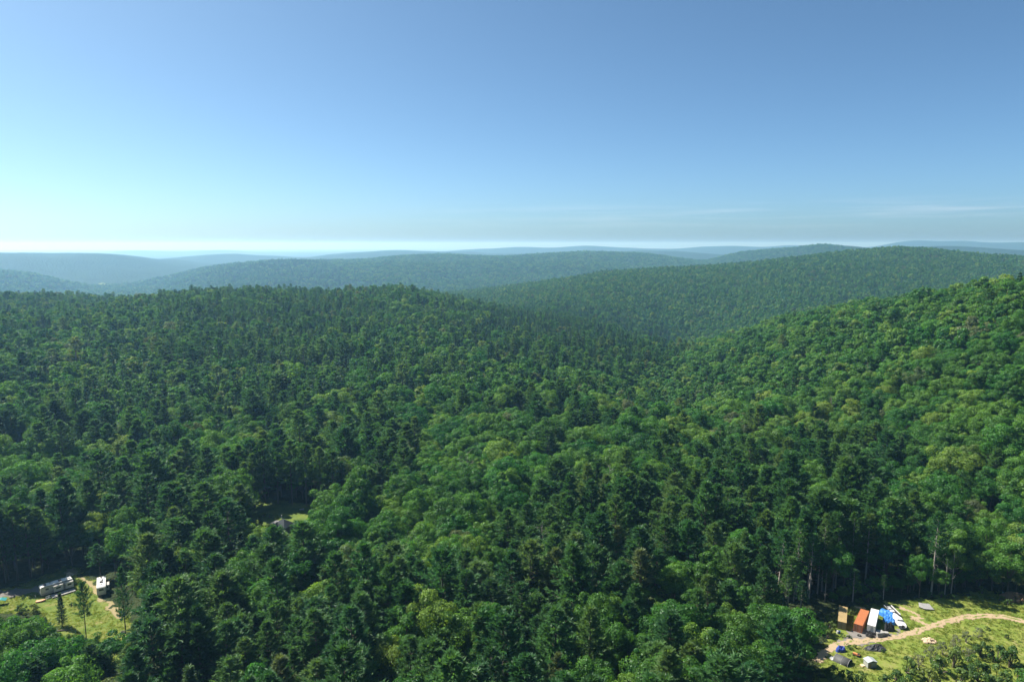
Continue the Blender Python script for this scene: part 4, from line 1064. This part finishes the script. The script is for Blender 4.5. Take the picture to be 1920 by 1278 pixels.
for x in (-1.6, 1.6):
    w_ = MB().box((x, -B+.385, 1.6), (1.0, .04, 1.0)).build('window', C_GLASS, o); MB().box((x, -B+.36, 1.05), (1.2, .1, .08)).build('sill', C_WOOD, w_)
MB().box((A-.385, .6, 1.05), (.04, 1.0, 2.1)).build('door', C_WOOD, o)
tag(o, 'cabin with a dark slate hip roof half hidden by leafy trees', 'cabin')
o = empty('wooden_walkway', at(497, 1003), math.radians(-40))
for i in range(9): MB().box((0, -3.6+.9*i, .5), (1.5, .86, .06)).build('plank', C_GREY, o)
for sx in (-1, 1):
    MB().box((sx*.8, 0, 1.35), (.08, 8.2, .1)).build('rail', C_BOAT, o)
    for i in range(5): MB().box((sx*.8, -4+2*i, .65), (.08, .08, 1.35)).build('post', C_BOAT, o)
tag(o, 'pale railed walkway leading down from the cabin', 'walkway')
o = empty('garden_table', at(566, 957), .4)
MB().box((0, 0, .74), (1.9, .9, .06)).build('table_top', C_GREY, o)
for sy in (-.75, .75): MB().box((0, sy, .44), (1.9, .28, .05)).build('bench', C_GREY, o)
for sx in (-.7, .7): MB().box((sx, 0, .36), (.1, 1.5, .1)).build('leg', C_WOOD, o)
for sx in (-.7, .7): MB().box((sx, 0, .36), (.08, .08, .72)).build('leg', C_WOOD, o)
tag(o, 'pale grey picnic table on the shaded lawn behind the cabin', 'table')

# ------------------------------------------------------------------ trees and shrubs that can be told apart
def one(kind, u, v, H, label, cat, name, wide=1.0, i=0, rz=None, group=None):
    ms = MODELS[kind]; return plant(name, ms[i % len(ms)], at(u, v), H, rz if rz is not None else random.uniform(0, 6.28), label, cat, group, wide)
one('pine0', 162, 1198, 17, 'pine with a bare lower trunk in the middle of the campsite grass', 'pine tree', 'pine_tree', .62, 1)
one('pine0', 236, 1187, 20, 'tall pine right in front of the shorter camper', 'pine tree', 'pine_tree', .6, 2)
one('spruce0', 117, 1174, 10.5, 'slim young spruce standing alone on the campsite grass', 'spruce tree', 'spruce_tree', .9, 0)
for k_, (u, v, H, wd) in enumerate(((1492, 1122, 26, .75), (1514, 1112, 25, .7), (1540, 1108, 26, .7), (1566, 1102, 25, .75), (1594, 1098, 25, .8), (1622, 1094, 24, .85), (1655, 1092, 25, .85))):
    one('pine_tall0', u, v, H, ['first', 'second', 'third', 'fourth', 'fifth', 'sixth', 'seventh'][k_] + ' bare trunked tall pine from the left behind the containers', 'pine tree', 'pine_tree', wd, k_)
one('broad0', 1723, 1120, 15, 'leafy tree with thin pale trunk at the back of the meadow beside the metal sheets', 'leafy tree', 'broadleaf_tree', .65, 2)
one('pine_tall0', 1746, 1113, 27, 'lone tall pine with a pale bare trunk behind the upper meadow', 'pine tree', 'pine_tree', .85, 1)
for k_, (u, v, H) in enumerate(((1890, 1110, 17), (1836, 1104, 14))):
    one('broad0', u, v, H, ['largest bright leafy tree at the upper end of the meadow by the brown bank', 'middling leafy tree behind the upper meadow beside the leaning one'][k_], 'leafy tree', 'broadleaf_tree', 1.25, 4 + k_)
one('broad0', 1860, 1106, 15, 'yellow green leafy tree leaning over the upper end of the meadow', 'leafy tree', 'broadleaf_tree', 1.15, 3)
def bare(u, v, H, n, label, mat=M_DEAD):
    o = empty('dead_tree', at(u, v)); dead_tree(H, n).build('trunk', mat, o); return tag(o, label, 'dead tree')
for k_, (u, v, H) in enumerate(((452, 946, 26), (474, 944, 28), (498, 943, 28), (522, 944, 28), (548, 946, 28), (575, 949, 27), (470, 930, 26), (440, 955, 25), (602, 952, 26), (626, 955, 25), (478, 955, 24), (462, 964, 22))):
    one('pine0', u, v, H, 'dark pine in the shaded row behind the cabin lawn', 'pine tree', 'pine_tree', .95, k_, group='pines behind the cabin lawn')
for k_, (u, v, H) in enumerate(((10, 1092, 25), (34, 1087, 26), (58, 1081, 25), (80, 1073, 23))):
    one('pine0', u, v, H, 'dark pine in the row shading the long camper', 'pine tree', 'pine_tree', 1.0, k_ + 3, group='pines shading the long camper')
for k_, (u, v, H) in enumerate(((1562, 1132, 4), (1580, 1126, 5), (1600, 1122, 6), (1618, 1120, 5), (1636, 1116, 6.5), (1655, 1116, 5), (1672, 1113, 6), (1690, 1112, 5), (1706, 1110, 7), (1758, 1107, 7), (1790, 1104, 6), (1808, 1104, 8), (1830, 1102, 7), (1880, 1104, 7), (1905, 1106, 8))):
    one('broad0', u, v, H, 'young leafy tree at the edge of the woods behind the containers and meadow', 'leafy tree', 'broadleaf_tree', 1.1, k_, group='young trees along the back of the meadow')
bare(862, 1118, 17, 26, 'bare grey dead tree among the pines in the middle of the nearest woods')
bare(345, 872, 17, 24, 'bare brownish dead tree by the gap beyond the campsite woods')
bare(1783, 1113, 15, 9, 'forked pale dead trunk at the back of the meadow', M_PALEBARK)
bare(1771, 1114, 12, 5, 'thin leaning dead trunk beside the forked one', M_PALEBARK)
bare(1303, 1105, 12, 22, 'small grey dead tree above the dark hollow')
bare(1898, 770, 15, 14, 'pale bare snag high on the leafy slope', M_PALEBARK)
for k_ in range(26):
    u, v = random.uniform(60, 1880), random.uniform(660, 1150)
    if (u < 300 and v > 1000) or (440 < u < 660 and 880 < v < 1010) or (u > 1480 and v > 1060): continue
    side = 'on the leafy right hand slope' if u > 1250 else 'on the wooded hill' if v < 850 else 'in the near woods'
    o = empty('dead_tree', at(u, v)); dead_tree(random.uniform(15, 21), 20).build('trunk', M_DEAD if k_ % 3 else M_PALEBARK, o)
    tag(o, 'grey dead tree standing bare ' + side, 'dead tree', 'dead trees ' + side)
shr = [(1700,1262,6.0,'g'),(1722,1250,4.6,'d'),(1745,1240,5.5,'d'),(1768,1228,5.0,'d'),(1790,1220,5.2,'d'),(1812,1205,4.5,'d'),(1835,1196,3.8,'d'),(1760,1262,6,'g'),(1790,1250,6.4,'g'),(1815,1240,5.0,'d'),(1840,1232,5.6,'g'),(1868,1240,6.2,'g'),(1895,1250,6.5,'g'),(1830,1275,7,'g'),(1865,1285,7,'g'),(1905,1290,7,'g'),
       (1795,1290,7,'g'),(1740,1290,6.5,'g'),(1700,1300,6,'g'),(1660,1290,4.5,'g'),(1620,1285,4.2,'g'),(1590,1282,4.6,'g'),(1560,1275,5,'g'),(1680,1275,4,'g'),(1885,1196,1.6,'g'),(1850,1180,1.4,'g'),(1560,1165,3,'g'),(1556,1180,3.2,'g'),(1552,1196,3,'g'),(1594,1150,2,'g'),(1612,1132,2.5,'g'),(1640,1124,3.4,'g'),(1628,1128,3,'g'),(1580,1194,1.3,'g'),(1592,1196,1.2,'g'),
       (1745,1119,2.2,'g'),(1765,1120,2.4,'g'),(1786,1122,2,'g'),(1820,1124,1.6,'g'),(1850,1122,1.8,'g'),(1875,1126,2.2,'g'),(1890,1134,2.4,'g'),(1840,1112,3,'g'),(1655,1222,1.1,'g'),(1605,1215,1.3,'g'),(1592,1215,1.5,'g'),
       (60,1150,3.5,'g'),(40,1148,3.2,'g'),(85,1168,2.6,'g'),(112,1128,1.6,'g'),(135,1135,1.4,'g'),(150,1092,1.6,'g'),(485,975,2.6,'g'),(495,968,2.2,'g'),(505,970,2.4,'g'),(515,972,1.8,'g'),(490,985,3,'g'),(555,986,2.5,'g'),(100,1205,4,'g'),(130,1212,4.5,'g'),(255,1200,3,'g'),(150,1220,4,'g')]
for k_, (u, v, H, ty) in enumerate(shr):
    zn = ('grey green leggy shrub on the near side of the dirt track' if ty == 'd' else
          'green shrub at the near edge of the meadow' if u > 1530 and v > 1215 else
          'green shrub on the bank below the bend of the dirt track' if u > 1830 and v > 1150 else
          'green shrub at the foot of the woods behind the upper meadow' if u > 1700 else
          'green shrub in the weeds round the storage containers' if u > 1530 else
          'green shrub beside the cabin' if u > 400 else 'green shrub on the edge of the campsite grass')
    one('grey_shrub0' if ty == 'd' else 'shrub0', u, v, H * .84, zn, 'shrub', 'shrub', 1.0 if H < 4 else .8, k_, group=zn.replace('green shrub', 'shrubs'))

# ------------------------------------------------------------------ weeds and grass on the clearings
GRASS_COL = bpy.data.collections.new('grass_models')
for i in range(4):
    n = 26; P = np.stack([RNG.normal(0, .28, n), RNG.normal(0, .28, n), np.zeros(n)], -1); D = np.stack([RNG.normal(0, .4, n), RNG.normal(0, .4, n), np.ones(n)], -1)
    T_ = rand_unit(n) * .06; T_[:, 2] = 0; hh = RNG.uniform(.25, .6, n)[:, None]
    V = np.stack([P - T_, P + T_, P + D*hh], 1).reshape(-1, 3)
    o = bpy.data.objects.new('grass_model_%02d' % i, np_mesh('grass_model', V, [np.arange(3*n).reshape(-1, 3)], [M_GRASS])); GRASS_COL.objects.link(o)
def grass(name, poly, n, avoid, label, smin, smax):
    P = np.array(poly); x = RNG.uniform(P[:, 0].min(), P[:, 0].max(), n*3); y = RNG.uniform(P[:, 1].min(), P[:, 1].max(), n*3)
    k_ = inside(poly, x, y) & (np.sin(x*.31+np.sin(y*.22)*2)+np.sin(y*.37+1.1*np.sin(x*.17)) > -1.7)
    for a in avoid: k_ &= ~inside(a, x, y)
    x, y = x[k_][:n], y[k_][:n]; m_ = len(x)
    me = bpy.data.meshes.new(name); me.vertices.add(m_); me.vertices.foreach_set('co', np.stack([x, y, gz(x, y)+.05], -1).astype(np.float32).ravel())
    s = RNG.uniform(smin, smax, m_)
    for an, ty, dat in (('model', 'INT', RNG.integers(0, 4, m_).astype(np.int32)), ('size', 'FLOAT_VECTOR', np.stack([s*1.3, s*1.3, s], -1).astype(np.float32)), ('turn', 'FLOAT_VECTOR', np.stack([0*x, 0*x, RNG.uniform(0, 6.28, m_)], -1).astype(np.float32))):
        a = me.attributes.new(an, ty, 'POINT'); a.data.foreach_set('vector' if 'VEC' in ty else 'value', dat.ravel())
    return instancer(name, me, GRASS_COL, label)
grass('meadow_grass', P_RIGHT, 8000, (road_poly, yard_poly, spur_poly), 'long weedy grass over the storage meadow', .3, .85)
grass('camp_grass', P_LEFT, 2500, (drive_poly, cs_poly), 'short grass on the campsite clearing', .3, .8)
# far off fields in the valleys
for nm, px, lb in (('field', [(182,533),(192,531),(204,533),(198,536),(186,536)], 'tiny pale field in the hazy valley far away'), ('field', [(1086,606),(1100,603),(1116,609),(1108,613),(1092,611)], 'tiny pale clearing deep in the wooded valley')):
    try: sheet(nm, poly_world(px), M_FIELD, 3.0, 5.0, lb, 1.0)
    except Exception as e: print('field skipped', e)


# ------------------------------------------------------------------ haze
m, t = mat_new('haze_air')
pv = nn(t, 'ShaderNodeVolumePrincipled'); pv.inputs['Density'].default_value = HAZE_DENSITY
pv.inputs['Color'].default_value = (*HAZE_COLOR, 1); pv.inputs['Anisotropy'].default_value = HAZE_G
pv.inputs['Absorption Color'].default_value = (0.62, 0.62, 0.62, 1)
pv.inputs['Density Attribute'].default_value = ''
mo = nn(t, 'ShaderNodeOutputMaterial'); t.links.new(pv.outputs[0], mo.inputs['Volume'])
HT_TOP = float(max(GZ.max() + 12, CAM[2] + 40))
print('haze top', HT_TOP, 'ground', GZ.min(), GZ.max())
hz = MB().box((0, 0, (float(GZ.min()) - 1 + HT_TOP) / 2), (66000, 66000, HT_TOP - float(GZ.min()) + 1)).build('haze', m)
tag(hz, 'pale blue summer haze over the hills', kind='stuff')
